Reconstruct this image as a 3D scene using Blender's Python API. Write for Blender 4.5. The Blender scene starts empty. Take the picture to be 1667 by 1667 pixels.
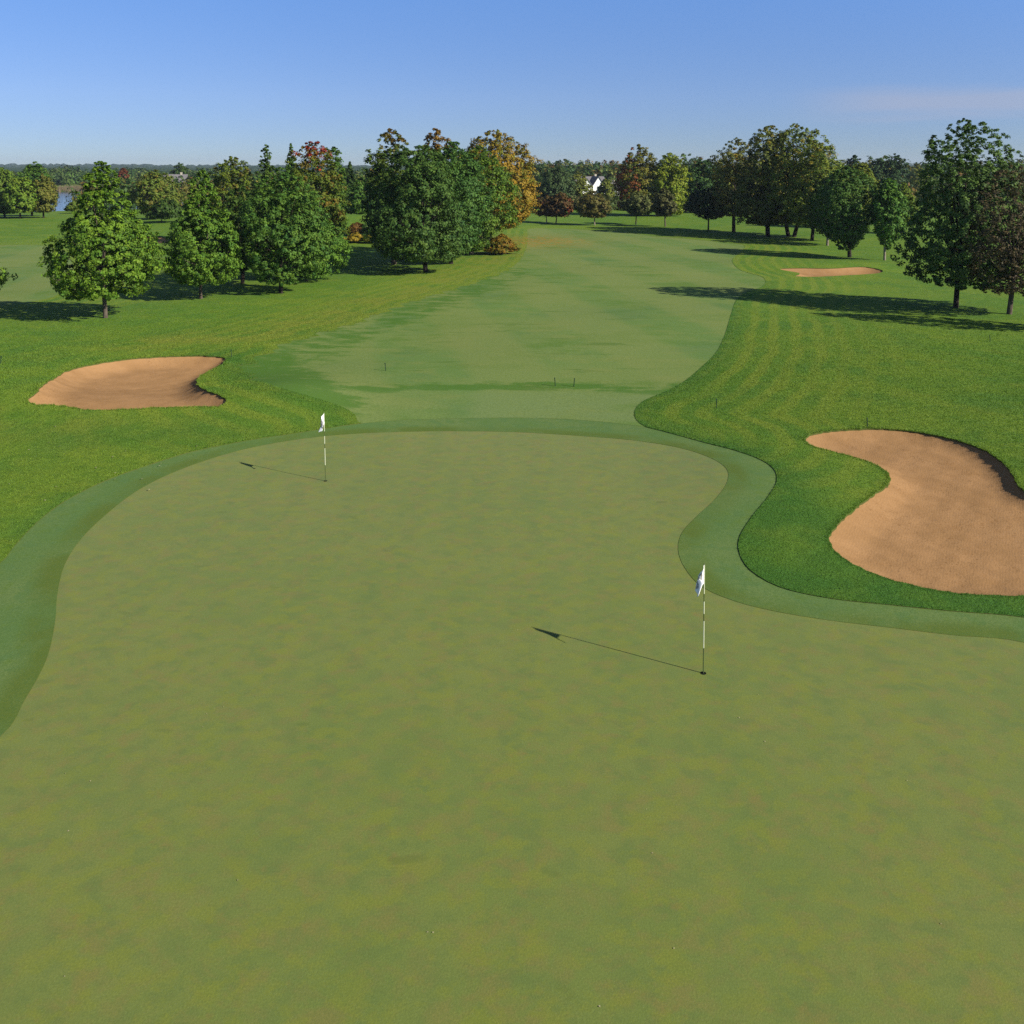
import bpy, math, random
import numpy as np
from mathutils import Vector
from mathutils.geometry import delaunay_2d_cdt

S = bpy.context.scene
COL = S.collection
R = math.radians

# ------------------------------------------------------------------ camera, sky, sun, exposure
F, H, C0 = 1473.0, 9.6, 833.5                     # focal length in photo pixels, drone height in metres
PITCH = R(4); CY = 272 + F * math.tan(PITCH)      # verticals stay upright in the photo: small pitch, lens shifted down
cd = bpy.data.cameras.new('camera'); cam = bpy.data.objects.new('camera', cd); COL.objects.link(cam)
cam.location = (0, 0, H); cam.rotation_euler = (R(90) - PITCH, 0, 0)
cd.sensor_width = 36; cd.lens = 36 * F / 1667.0; cd.shift_y = -(833.5 - CY) / 1667.0; cd.clip_start = 0.1; cd.clip_end = 20000
S.camera = cam

SUN_EL = R(30.5); SUN_DIR = Vector((0.880, -0.474, 0)).normalized()
SKY_LOW, SKY_MID, SKY_TOP = (.93, .85, .83), (1.24, 1.30, 1.50), (1.24, 1.78, 2.36)
SUN_ROT = math.atan2(SUN_DIR.x, SUN_DIR.y)
w = bpy.data.worlds.new('World'); S.world = w; w.use_nodes = True
nt = w.node_tree; nt.nodes.clear()
out = nt.nodes.new('ShaderNodeOutputWorld'); bg = nt.nodes.new('ShaderNodeBackground')
sky = nt.nodes.new('ShaderNodeTexSky'); sky.sky_type = 'NISHITA'; sky.sun_disc = False
sky.sun_elevation = SUN_EL; sky.sun_rotation = SUN_ROT
sky.altitude = 100; sky.air_density = 1.0; sky.dust_density = 0.3; sky.ozone_density = 3.0
tc = nt.nodes.new('ShaderNodeTexCoord'); sep = nt.nodes.new('ShaderNodeSeparateXYZ')
nt.links.new(tc.outputs['Generated'], sep.inputs[0])
mz = nt.nodes.new('ShaderNodeMath'); mz.operation = 'MULTIPLY_ADD'; mz.inputs[1].default_value = 2.2; mz.inputs[2].default_value = 0.06
nt.links.new(sep.outputs[2], mz.inputs[0])
cmb = nt.nodes.new('ShaderNodeCombineXYZ')
nt.links.new(sep.outputs[0], cmb.inputs[0]); nt.links.new(sep.outputs[1], cmb.inputs[1]); nt.links.new(mz.outputs[0], cmb.inputs[2])
nrm = nt.nodes.new('ShaderNodeVectorMath'); nrm.operation = 'NORMALIZE'
nt.links.new(cmb.outputs[0], nrm.inputs[0]); nt.links.new(nrm.outputs[0], sky.inputs[0])
# thin cirrus streak low in the sky to the right
cm = nt.nodes.new('ShaderNodeMapping'); cm.inputs['Scale'].default_value = (3.0, 3.0, 42.0)
nt.links.new(tc.outputs['Generated'], cm.inputs[0])
cn = nt.nodes.new('ShaderNodeTexNoise'); cn.inputs['Scale'].default_value = 1.6; cn.inputs['Detail'].default_value = 3
nt.links.new(cm.outputs[0], cn.inputs[0])
def wmath(op, a, b=None, c=None, clamp=False):
    n = nt.nodes.new('ShaderNodeMath'); n.operation = op; n.use_clamp = clamp
    for i, v in enumerate((a, b, c)):
        if v is None: continue
        if isinstance(v, (int, float)): n.inputs[i].default_value = v
        else: nt.links.new(v, n.inputs[i])
    return n.outputs[0]
def wsmooth(v, a, b):
    n = nt.nodes.new('ShaderNodeMapRange'); n.interpolation_type = 'SMOOTHSTEP'
    n.inputs['From Min'].default_value = a; n.inputs['From Max'].default_value = b
    nt.links.new(v, n.inputs[0]); return n.outputs[0]
zc = wmath('ADD', sep.outputs[2], wmath('MULTIPLY', wmath('SUBTRACT', cn.outputs[0], 0.5), 0.022))
band = wmath('MULTIPLY', wsmooth(zc, 0.044, 0.058), wmath('SUBTRACT', 1.0, wsmooth(zc, 0.068, 0.086)))
side = wmath('MULTIPLY', wsmooth(sep.outputs[0], 0.27, 0.40), wmath('SUBTRACT', 1.0, wsmooth(sep.outputs[0], 0.55, 0.8)))
fac = wmath('MULTIPLY', wmath('MULTIPLY', band, side), 0.7)
mixc = nt.nodes.new('ShaderNodeMix'); mixc.data_type = 'RGBA'
nt.links.new(fac, mixc.inputs['Factor'])
hsv = nt.nodes.new('ShaderNodeHueSaturation'); hsv.inputs['Saturation'].default_value = 0.95; hsv.inputs['Hue'].default_value = 0.5
grade = nt.nodes.new('ShaderNodeValToRGB'); cr = grade.color_ramp        # air near the horizon is duller, higher up it is bluer
for p_, c_ in ((0.0, SKY_LOW), (0.075, SKY_MID), (0.19, SKY_TOP), (0.55, (1, 1, 1))):
    el_ = cr.elements.new(p_); el_.color = (*[v / 3 for v in c_], 1)
cr.elements.remove(cr.elements[-1]); cr.elements.remove(cr.elements[0])
nt.links.new(sep.outputs[2], grade.inputs[0])
gm = nt.nodes.new('ShaderNodeMix'); gm.data_type = 'RGBA'; gm.blend_type = 'MULTIPLY'; gm.inputs['Factor'].default_value = 1
nt.links.new(sky.outputs[0], gm.inputs['A']); nt.links.new(grade.outputs[0], gm.inputs['B'])
nt.links.new(gm.outputs['Result'], hsv.inputs['Color']); hsv.inputs['Value'].default_value = 3
nt.links.new(hsv.outputs[0], mixc.inputs['A']); mixc.inputs['B'].default_value = (3.9, 4.5, 6.1, 1)
nt.links.new(mixc.outputs['Result'], bg.inputs[0]); bg.inputs[1].default_value = 0.065
nt.links.new(bg.outputs[0], out.inputs[0])

sl = bpy.data.lights.new('sun', 'SUN'); sl.energy = 5.0; sl.angle = R(0.5); sl.color = (1.0, 0.94, 0.84)
so = bpy.data.objects.new('sun', sl); COL.objects.link(so)
sd = Vector((SUN_DIR.x * math.cos(SUN_EL), SUN_DIR.y * math.cos(SUN_EL), math.sin(SUN_EL)))
so.rotation_euler = sd.to_track_quat('Z', 'Y').to_euler(); so.location = (30, -20, 40)

S.view_settings.view_transform = 'Standard'; S.view_settings.look = 'None'; S.view_settings.gamma = 1
S.view_settings.exposure = 0.6
S.render.engine = 'CYCLES'
S.cycles.use_denoising = False
S.cycles.max_bounces = 6; S.cycles.diffuse_bounces = 3; S.cycles.transmission_bounces = 4
S.cycles.volume_bounces = 0

# ------------------------------------------------------------------ helpers
def sstep(a, b, x):
    t = np.clip((np.asarray(x, float) - a) / (b - a), 0, 1); return t * t * (3 - 2 * t)

def ray(px, py):
    u = (px - C0) / F; v = (py - CY) / F
    return u, math.cos(PITCH) - v * math.sin(PITCH), -math.sin(PITCH) - v * math.cos(PITCH)

def flat(px, py, z=0.0):
    u, dy, dz = ray(px, py); t = (z - H) / dz
    return u * t, dy * t

def gauss(x, y, cx, cy, sx, sy, rot=0.0):
    c, s = math.cos(rot), math.sin(rot)
    dx, dy = x - cx, y - cy
    a = (dx * c + dy * s) / sx; b = (-dx * s + dy * c) / sy
    return np.exp(-0.5 * (a * a + b * b))

LAKE = (-235.0, 288.0, 190.0, 104.0)               # centre x, y and half axes of the lake basin
def h0(x, y):
    """height of the ground before the bunkers are cut"""
    x = np.asarray(x, float); y = np.asarray(y, float)
    d = np.hypot(x, y)
    f = sstep(35, 90, d)
    z = f * (0.16 * np.sin(x * 0.075 + 1.2) * np.cos(y * 0.06 + 0.4) + 0.10 * np.sin(x * 0.021 + y * 0.033))
    z = z + 0.05 * np.sin(x * 0.35 + 0.6) * np.sin(y * 0.27 + 1.0) * sstep(18, 30, d)
    z = z + 0.75 * gauss(x, y, -16.9, 35.1, 5.4, 2.4, -0.02) + 0.35 * gauss(x, y, -9.6, 36.8, 1.9, 2.6)
    z = z + 0.45 * gauss(x, y, -22, 39.8, 3.0, 5.0)
    z = z + 0.08 * gauss(x, y, 16.7, 29.2, 2.0, 3.8, 0.35) + 0.22 * gauss(x, y, 7.9, 26.6, 2.0, 3.0)
    z = z + 0.5 * gauss(x, y, 29.3, 87.7, 8, 3)
    z = z + 1.7 * gauss(x, y, -26.1, 140.6, 14, 10) + 1.0 * gauss(x, y, -73, 149.5, 40, 18)
    e = np.hypot((x - LAKE[0]) / LAKE[2], (y - LAKE[1]) / LAKE[3])
    z = z - 3.2 * (1 - sstep(0.86, 1.12, e))
    z = z + sstep(1200, 3200, d) * 6
    return z

def at(px, py):
    z = 0.0
    for _ in range(12):
        x, y = flat(px, py, z); z = float(h0(x, y))
    return x, y, z

def zat(py, y):                                   # height that shows at photo row py when it stands y metres ahead
    u, dy, dz = ray(C0, py); return H + y * dz / dy
def xat(px, py, y):
    u, dy, dz = ray(px, py); return u * y / dy

def spline(pts, step, closed=True):
    P = np.array(pts, float); n = len(P); res = []
    rng = range(n) if closed else range(n - 1)
    for i in rng:
        if closed: p0, p1, p2, p3 = P[(i - 1) % n], P[i], P[(i + 1) % n], P[(i + 2) % n]
        else: p0, p1, p2, p3 = P[max(i - 1, 0)], P[i], P[i + 1], P[min(i + 2, n - 1)]
        k = max(1, int(np.linalg.norm(p2 - p1) / step))
        a = np.linalg.norm(p1 - p0) ** .5 + 1e-6; b = np.linalg.norm(p2 - p1) ** .5 + 1e-6; c = np.linalg.norm(p3 - p2) ** .5 + 1e-6
        m1 = (p2 - p1) - b * ((p2 - p0) / (a + b) - (p1 - p0) / a) if np.any(p1 != p0) else (p2 - p1)
        m1 = b * ((p1 - p0) / a - (p2 - p0) / (a + b) + (p2 - p1) / b) if np.any(p1 != p0) else p2 - p1
        m2 = b * ((p2 - p1) / b - (p3 - p1) / (b + c) + (p3 - p2) / c) if np.any(p3 != p2) else p2 - p1
        for j in range(k):
            t = j / k
            res.append((2 * t**3 - 3 * t**2 + 1) * p1 + (t**3 - 2 * t**2 + t) * m1 + (-2 * t**3 + 3 * t**2) * p2 + (t**3 - t**2) * m2)
    if not closed: res.append(P[-1])
    return np.array(res)

def inside(poly, x, y):
    r = np.zeros(len(x), bool); n = len(poly)
    for i in range(n):
        x1, y1 = poly[i]; x2, y2 = poly[(i + 1) % n]
        if y1 == y2: continue
        c = (y1 > y) != (y2 > y)
        r ^= c & (x < (x2 - x1) * (y - y1) / (y2 - y1) + x1)
    return r

def polydist(poly, x, y, closed=True):
    """distance to the outline and the index of the nearest segment"""
    best = np.full(len(x), 1e9); idx = np.zeros(len(x), int); n = len(poly)
    for i in range(n if closed else n - 1):
        a = poly[i]; b = poly[(i + 1) % n]; d = b - a; L = d @ d + 1e-12
        t = np.clip(((x - a[0]) * d[0] + (y - a[1]) * d[1]) / L, 0, 1)
        q = np.hypot(x - a[0] - t * d[0], y - a[1] - t * d[1])
        m = q < best; best[m] = q[m]; idx[m] = i
    return best, idx

def tag(o, label=None, cat=None, group=None, kind=None):
    if label: o['label'] = label
    if cat: o['category'] = cat
    if group: o['group'] = group
    if kind: o['kind'] = kind
    return o

def obj(name, V, Fc, mats, parent=None, smooth=False, mi=None):
    me = bpy.data.meshes.new(name)
    me.from_pydata([tuple(map(float, v)) for v in V], [], [tuple(int(i) for i in f) for f in Fc])
    for m in (mats if isinstance(mats, (list, tuple)) else [mats]): me.materials.append(m)
    if mi is not None: me.polygons.foreach_set('material_index', np.array(mi, np.int32))
    if smooth: me.polygons.foreach_set('use_smooth', np.ones(len(me.polygons), bool))
    me.update()
    o = bpy.data.objects.new(name, me); COL.objects.link(o)
    if parent: o.parent = parent
    return o

def polymesh(name, V, k, mat_, parent=None, col=None):
    """numpy mesh whose faces are consecutive runs of k vertices"""
    me = bpy.data.meshes.new(name); n = len(V); nf = n // k
    me.vertices.add(n); me.loops.add(n); me.polygons.add(nf)
    me.vertices.foreach_set('co', np.ascontiguousarray(V, np.float32).ravel())
    me.loops.foreach_set('vertex_index', np.arange(n, dtype=np.int32))
    me.polygons.foreach_set('loop_start', np.arange(0, n, k, dtype=np.int32))
    me.materials.append(mat_)
    if col is not None:
        a = me.color_attributes.new('tint', 'FLOAT_COLOR', 'POINT')
        c4 = np.ones((n, 4), np.float32); c4[:, :3] = col
        a.data.foreach_set('color', c4.ravel())
    me.update(calc_edges=True); me.validate()
    o = bpy.data.objects.new(name, me); COL.objects.link(o)
    if parent: o.parent = parent
    return o

def empty(name, loc):
    o = bpy.data.objects.new(name, None); COL.objects.link(o); o.location = loc; o.empty_display_size = .3
    return o

def tube(pts, rad, n=8, cap=True):
    V, Fc = [], []
    P = [Vector(p) for p in pts]
    for i, p in enumerate(P):
        t = (P[min(i + 1, len(P) - 1)] - P[max(i - 1, 0)]).normalized()
        a = t.cross(Vector((0.31, 0.95, 0.05))).normalized(); b = t.cross(a)
        for k in range(n):
            th = 2 * math.pi * k / n
            V.append(p + (a * math.cos(th) + b * math.sin(th)) * rad[i])
    for i in range(len(P) - 1):
        for k in range(n):
            Fc.append((i * n + k, i * n + (k + 1) % n, (i + 1) * n + (k + 1) % n, (i + 1) * n + k))
    if cap:
        Fc.append(tuple(reversed(range(n)))); Fc.append(tuple((len(P) - 1) * n + k for k in range(n)))
    return V, Fc

class MB:
    def __init__(s): s.V, s.F, s.M = [], [], []
    def add(s, VF, m=0):
        o = len(s.V); s.V += [Vector(v) for v in VF[0]]
        s.F += [tuple(i + o for i in f) for f in VF[1]]; s.M += [m] * len(VF[1]); return s
    def box(s, x0, y0, z0, x1, y1, z1, m=0):
        v = [(x, y, z) for z in (z0, z1) for y in (y0, y1) for x in (x0, x1)]
        return s.add((v, [(0, 2, 3, 1), (4, 5, 7, 6), (0, 1, 5, 4), (1, 3, 7, 5), (3, 2, 6, 7), (2, 0, 4, 6)]), m)
    def build(s, name, mats, parent=None, smooth=False): return obj(name, s.V, s.F, mats, parent, smooth, s.M)

# ------------------------------------------------------------------ materials
class N:
    def __init__(s, name):
        s.m = bpy.data.materials.new(name); s.m.use_nodes = True; s.t = s.m.node_tree; s.t.nodes.clear()
        s.out = s.t.nodes.new('ShaderNodeOutputMaterial')
        s.pos = s.t.nodes.new('ShaderNodeNewGeometry').outputs['Position']
    def put(s, inp, v):
        if isinstance(v, bpy.types.NodeSocket): s.t.links.new(v, inp)
        elif isinstance(v, (tuple, list)) and len(v) == 3 and inp.type == 'RGBA': inp.default_value = (*v, 1)
        else: inp.default_value = v
    def map(s, scale=(1, 1, 1), rot=0.0, vec=None):
        n = s.t.nodes.new('ShaderNodeMapping'); s.put(n.inputs[0], vec or s.pos)
        n.inputs['Scale'].default_value = scale; n.inputs['Rotation'].default_value = (0, 0, rot); return n.outputs[0]
    def noise(s, scale, detail=3, rough=.55, vec=None, dist=0.0):
        n = s.t.nodes.new('ShaderNodeTexNoise'); s.put(n.inputs['Vector'], vec or s.pos)
        n.inputs['Scale'].default_value = scale; n.inputs['Detail'].default_value = detail
        n.inputs['Roughness'].default_value = rough; n.inputs['Distortion'].default_value = dist; return n.outputs[0]
    def vor(s, scale, vec=None):
        n = s.t.nodes.new('ShaderNodeTexVoronoi'); s.put(n.inputs['Vector'], vec or s.pos); n.inputs['Scale'].default_value = scale
        return n.outputs['Distance']
    def step(s, v, a, b, lo=0.0, hi=1.0):
        n = s.t.nodes.new('ShaderNodeMapRange'); n.interpolation_type = 'SMOOTHSTEP'; s.put(n.inputs[0], v)
        n.inputs['From Min'].default_value = a; n.inputs['From Max'].default_value = b
        n.inputs['To Min'].default_value = lo; n.inputs['To Max'].default_value = hi; return n.outputs[0]
    def math(s, op, a, b=0.0, c=None):
        n = s.t.nodes.new('ShaderNodeMath'); n.operation = op; s.put(n.inputs[0], a); s.put(n.inputs[1], b)
        if c is not None: s.put(n.inputs[2], c)
        return n.outputs[0]
    def mul(s, a, b): return s.math('MULTIPLY', a, b)
    def mix(s, f, a, b, mode='MIX'):
        n = s.t.nodes.new('ShaderNodeMix'); n.data_type = 'RGBA'; n.blend_type = mode
        s.put(n.inputs['Factor'], f); s.put(n.inputs['A'], a); s.put(n.inputs['B'], b); return n.outputs['Result']
    def attr(s, name):
        n = s.t.nodes.new('ShaderNodeAttribute'); n.attribute_name = name; return n
    def bump(s, h, strength=.3, dist=.02, nrm=None):
        n = s.t.nodes.new('ShaderNodeBump'); s.put(n.inputs['Height'], h); n.inputs['Strength'].default_value = strength
        n.inputs['Distance'].default_value = dist
        if nrm: s.put(n.inputs['Normal'], nrm)
        return n.outputs[0]
    def bsdf(s, col, rough=.8, spec=.2, normal=None, **kw):
        n = s.t.nodes.new('ShaderNodeBsdfPrincipled'); s.put(n.inputs['Base Color'], col); s.put(n.inputs['Roughness'], rough)
        n.inputs['Specular IOR Level'].default_value = spec
        if normal: s.put(n.inputs['Normal'], normal)
        for k, v in kw.items(): s.put(n.inputs[k.replace('_', ' ')], v)
        return n.outputs[0]
    def end(s, sh): s.t.links.new(sh, s.out.inputs[0]); return s.m

def plain(name, col, rough=.6, spec=.3, var=.12, scale=8):
    n = N(name); f = n.noise(scale, 4)
    c = n.mix(n.step(f, .3, .7), tuple(v * (1 - var) for v in col), tuple(min(1, v * (1 + var)) for v in col))
    return n.end(n.bsdf(c, rough, spec, n.bump(f, .15, .01)))

def rough_colour(n):
    big = n.noise(.09, 4, .6); mid = n.noise(.55, 4, .62); fine = n.noise(5.0, 4, .7)
    c = n.mix(n.step(big, .40, .60), (.092, .174, .016), (.126, .198, .018))
    c = n.mix(n.mul(n.step(mid, .46, .70), .45), c, (.168, .210, .022))
    c = n.mix(n.mul(n.step(n.noise(.34, 4, .6), .47, .66), .6), c, (.070, .154, .020))
    c = n.mix(n.mul(n.step(n.noise(1.3, 4, .65, n.map((.6, 1.5, 1), .25)), .50, .68), .4), c, (.054, .126, .012))
    e = n.attr('edge').outputs['Fac']
    wob = n.math('ADD', e, n.mul(n.math('SUBTRACT', n.noise(.25, 2), .5), .9))
    st = n.math('SINE', n.mul(wob, 5.2))
    near = n.math('SUBTRACT', 1.0, n.step(e, 3.5, 11.0))
    c = n.mix(n.mul(n.mul(n.step(st, -.5, .7), near), n.step(n.noise(.2, 2), .30, .58, .3, .8)), c, (.165, .215, .022))
    rim = n.attr('rim').outputs['Fac']
    c = n.mix(n.mul(rim, n.step(n.noise(.9, 3), .3, .6, .45, .85)), c, (.040, .120, .016))
    leafy = n.attr('leafy').outputs['Fac']
    c = n.mix(n.mul(leafy, n.step(n.noise(1.2, 4, .7), .4, .6)), c, (.26, .165, .022))
    dry = n.attr('dry').outputs['Fac']
    c = n.mix(n.mul(dry, n.step(n.noise(.35, 4, .65), .34, .62)), c, (.185, .200, .026))
    return n.mix(n.step(fine, .38, .66, 0, .4), c, (.046, .104, .010)), fine

def mk_rough():
    n = N('rough_turf'); c, fine = rough_colour(n)
    hh = n.math('ADD', n.noise(16, 4, .7), n.mul(n.noise(2.2, 3), 1.2))
    return n.end(n.bsdf(c, .85, .12, n.bump(hh, .6, .07)))
def mk_blade():
    n = N('rough_blades'); c, fine = rough_colour(n)
    t = n.attr('tint').outputs['Color']; c = n.mix(1.0, c, t, 'MULTIPLY')
    tr = n.t.nodes.new('ShaderNodeBsdfTranslucent'); n.put(tr.inputs[0], c)
    m = n.t.nodes.new('ShaderNodeMixShader'); m.inputs[0].default_value = .3
    n.t.links.new(n.bsdf(c, .6, .2), m.inputs[1]); n.t.links.new(tr.outputs[0], m.inputs[2])
    return n.end(m.outputs[0])
def mk_fairway():
    n = N('fairway_turf')
    big = n.noise(.07, 4, .6); mid = n.noise(.45, 5, .65, n.map((.7, 1.15, 1), .3))
    c = n.mix(n.step(big, .40, .60), (.118, .190, .046), (.150, .202, .052))
    c = n.mix(n.mul(n.step(mid, .48, .64), .6), c, (.176, .208, .054))
    c = n.mix(n.mul(n.step(n.noise(.22, 5, .68, n.map((.6, 1.2, 1), -.2)), .50, .64), .6), c, (.080, .154, .020))
    c = n.mix(n.mul(n.step(n.noise(.16, 4, .6, n.map((1, 1, 1), 1.2)), .52, .66), .6), c, (.092, .166, .050))
    sx = n.t.nodes.new('ShaderNodeSeparateXYZ'); n.put(sx.inputs[0], n.map((1, 1, 1), R(-12)))
    st = n.math('SINE', n.math('ADD', n.mul(sx.outputs[0], .80), n.mul(n.noise(.06, 2), 2.0)))
    c = n.mix(n.mul(n.step(st, -.4, .4), .55), c, (.178, .214, .060))
    lush = n.attr('lush').outputs['Fac']
    blot = n.step(n.math('ADD', n.noise(1.0, 6, .72, n.map((.5, 1.2, 1))), n.mul(n.math('SUBTRACT', lush, .5), .30)), .44, .60)
    c = n.mix(n.mul(blot, n.mul(n.math('MINIMUM', n.mul(lush, 2.0), 1.0), .85)), c, (.055, .135, .014))
    c = n.mix(n.mul(n.step(n.noise(.42, 5, .7, n.map((.35, 1.5, 1), .1)), .60, .66), .6), c, (.070, .130, .018))
    pale = n.attr('pale').outputs['Fac']
    c = n.mix(n.mul(pale, n.step(n.noise(.6, 4, .6), .32, .6, .35, .95)), c, (.150, .205, .066))
    leafy = n.attr('leafy').outputs['Fac']
    c = n.mix(n.mul(leafy, n.step(n.noise(.9, 4, .7), .4, .58)), c, (.27, .17, .024))
    fine = n.noise(9, 4, .7)
    c = n.mix(n.step(fine, .38, .66, 0, .35), c, (.055, .105, .018))
    return n.end(n.bsdf(c, .85, .1, n.bump(n.noise(14, 4, .7), .35, .03)))
def mk_green():
    n = N('putting_turf')
    c = n.mix(n.step(n.noise(.22, 4, .6), .40, .60), (.134, .177, .036), (.155, .185, .040))
    b = n.noise(2.0, 5, .66, n.map((.85, 1.05, 1)), .4); d = n.noise(2.6, 5, .66, n.map((.85, 1.05, 1), .9)); g = n.noise(2.3, 5, .66, n.map((.85, 1.05, 1), -.8))
    c = n.mix(n.mul(n.step(b, .44, .64), .62), c, (.188, .157, .043))
    c = n.mix(n.mul(n.step(d, .44, .64), .62), c, (.104, .150, .037))
    c = n.mix(n.mul(n.step(g, .47, .62), .6), c, (.176, .198, .022))
    c = n.mix(n.mul(n.step(n.noise(.75, 4, .6, n.map((1, 1, 1), .8)), .50, .66), .34), c, (.112, .160, .036))
    c = n.mix(n.mul(n.step(n.noise(3.6, 4, .6, n.map((1, 1, 1), 2.0)), .58, .74), .42), c, (.195, .140, .040))
    c = n.mix(n.mul(n.step(n.noise(1.5, 2, .5, n.map((.7, 1.3, 1), .5)), .68, .75), .4), c, (.082, .118, .022))
    sx = n.t.nodes.new('ShaderNodeSeparateXYZ'); n.put(sx.inputs[0], n.map((1, 1, 1), R(3)))
    st = n.math('SINE', n.math('ADD', n.mul(sx.outputs[0], 3.6), n.mul(n.noise(.3, 2), 1.2)))
    c = n.mix(n.mul(n.step(st, -.5, .5), .16), c, (.170, .196, .044))
    fine = n.noise(30, 5, .8)
    c = n.mix(n.step(fine, .38, .62, 0, .42), c, (.082, .112, .020))
    c = n.mix(n.step(n.noise(55, 2, .6), .62, .72, 0, .35), c, (.24, .25, .08))
    return n.end(n.bsdf(c, .8, .12, n.bump(n.noise(40, 3, .7), .35, .012), Sheen_Weight=.05))
def mk_collar():
    n = N('collar_turf')
    c = n.mix(n.step(n.noise(.4, 4, .6), .40, .60), (.100, .168, .046), (.128, .184, .054))
    c = n.mix(n.mul(n.step(n.noise(1.6, 4, .6), .48, .62), .6), c, (.082, .156, .048))
    c = n.mix(n.mul(n.step(n.noise(3.5, 4, .6), .52, .66), .5), c, (.105, .165, .026))
    e = n.attr('ring').outputs['Fac']
    c = n.mix(n.mul(n.math('SUBTRACT', 1.0, n.step(e, .25, .8)), n.step(n.noise(.6, 3), .38, .58, .25, .8)), c, (.096, .128, .018))
    c = n.mix(n.step(n.noise(20, 5, .8), .38, .62, 0, .5), c, (.05, .105, .022))
    return n.end(n.bsdf(c, .85, .1, n.bump(n.noise(30, 3, .7), .35, .02)))
def mk_lip():
    n = N('turf_edge')
    c = n.mix(n.step(n.noise(6, 4, .7), .35, .65), (.085, .080, .026), (.065, .095, .020))
    return n.end(n.bsdf(c, .9, .05, n.bump(n.noise(30, 3), .5, .02)))
def mk_sand():
    n = N('bunker_sand')
    c = n.mix(n.step(n.noise(.7, 4, .6), .32, .68), (.285, .160, .068), (.335, .190, .084))
    c = n.mix(n.mul(n.step(n.noise(3.0, 5, .7), .5, .75), .45), c, (.27, .142, .056))
    dk = n.step(n.noise(13, 4, .75), .56, .66)
    c = n.mix(n.mul(dk, n.mul(n.step(n.noise(.5, 3), .38, .56, .25, 1.0), .85)), c, (.17, .085, .03))
    rk = n.t.nodes.new('ShaderNodeTexWave'); n.put(rk.inputs[0], n.map((1, 1, 1), .5)); rk.inputs['Scale'].default_value = 4.5
    rk.inputs['Distortion'].default_value = 7; rk.inputs['Detail'].default_value = 2
    hh = n.math('ADD', n.math('ADD', n.mul(n.noise(9, 4, .7), 1.0), n.mul(rk.outputs['Fac'], .07)), n.mul(n.vor(3.2), .35))
    return n.end(n.bsdf(c, .95, .05, n.bump(hh, .38, .035)))
def mk_leaf():
    n = N('leaves'); a = n.attr('tint').outputs['Color']
    tr = n.t.nodes.new('ShaderNodeBsdfTranslucent'); n.put(tr.inputs[0], n.mix(.25, a, (.10, .13, .015)))
    m = n.t.nodes.new('ShaderNodeMixShader'); m.inputs[0].default_value = .22
    n.t.links.new(n.bsdf(a, .6, .15), m.inputs[1]); n.t.links.new(tr.outputs[0], m.inputs[2])
    return n.end(m.outputs[0])
def mk_bark(name, a, b):
    n = N(name); f = n.noise(7, 5, .7, n.map((1, 1, .25)))
    return n.end(n.bsdf(n.mix(n.step(f, .3, .7), a, b), .9, .1, n.bump(f, .6, .04)))
def mk_water():
    n = N('lake_water'); f = n.noise(.8, 3, .6, n.map((.3, 1, 1)))
    return n.end(n.bsdf((.02, .05, .11), .12, .5, n.bump(f, .25, .12)))
def mk_hill():
    n = N('wooded_hills')
    c = n.mix(n.step(n.noise(.02, 5, .7), .35, .65), (.018, .042, .018), (.045, .075, .022))
    return n.end(n.bsdf(c, .95, .05, n.bump(n.noise(.05, 5, .7), 1.0, 8)))

M = dict(rough=mk_rough(), blade=mk_blade(), fairway=mk_fairway(), green=mk_green(), collar=mk_collar(), lip=mk_lip(),
         sand=mk_sand(), leaf=mk_leaf(), water=mk_water(), hill=mk_hill(),
         bark=mk_bark('grey_bark', (.05, .038, .028), (.13, .105, .08)),
         darkbark=mk_bark('dark_bark', (.012, .010, .008), (.045, .036, .028)),
         palebark=mk_bark('pale_bark', (.14, .12, .085), (.30, .26, .19)),
         white=plain('white_paint', (.80, .80, .76), .45, .4, .03), cloth=plain('white_cloth', (.86, .86, .84), .7, .2, .03),
         print=plain('grey_print', (.36, .33, .29), .7, .2, .1), polegreen=plain('dark_band_paint', (.07, .095, .03), .45, .4), polewhite=plain('cream_pole_paint', (.58, .60, .42), .45, .4, .03),
         stake=plain('dark_green_stake', (.012, .035, .016), .6, .3), black=plain('cup_shade', (.006, .006, .005), .7, .1),
         siding=plain('white_siding', (.82, .82, .78), .6, .3, .04, 2), shingle=plain('grey_shingles', (.16, .15, .15), .85, .1, .2, 3),
         cream=plain('cream_siding', (.40, .36, .28), .7, .2, .05, 2), glass=plain('window_glass', (.03, .04, .05), .1, .5),
         reed=mk_leaf())

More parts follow.
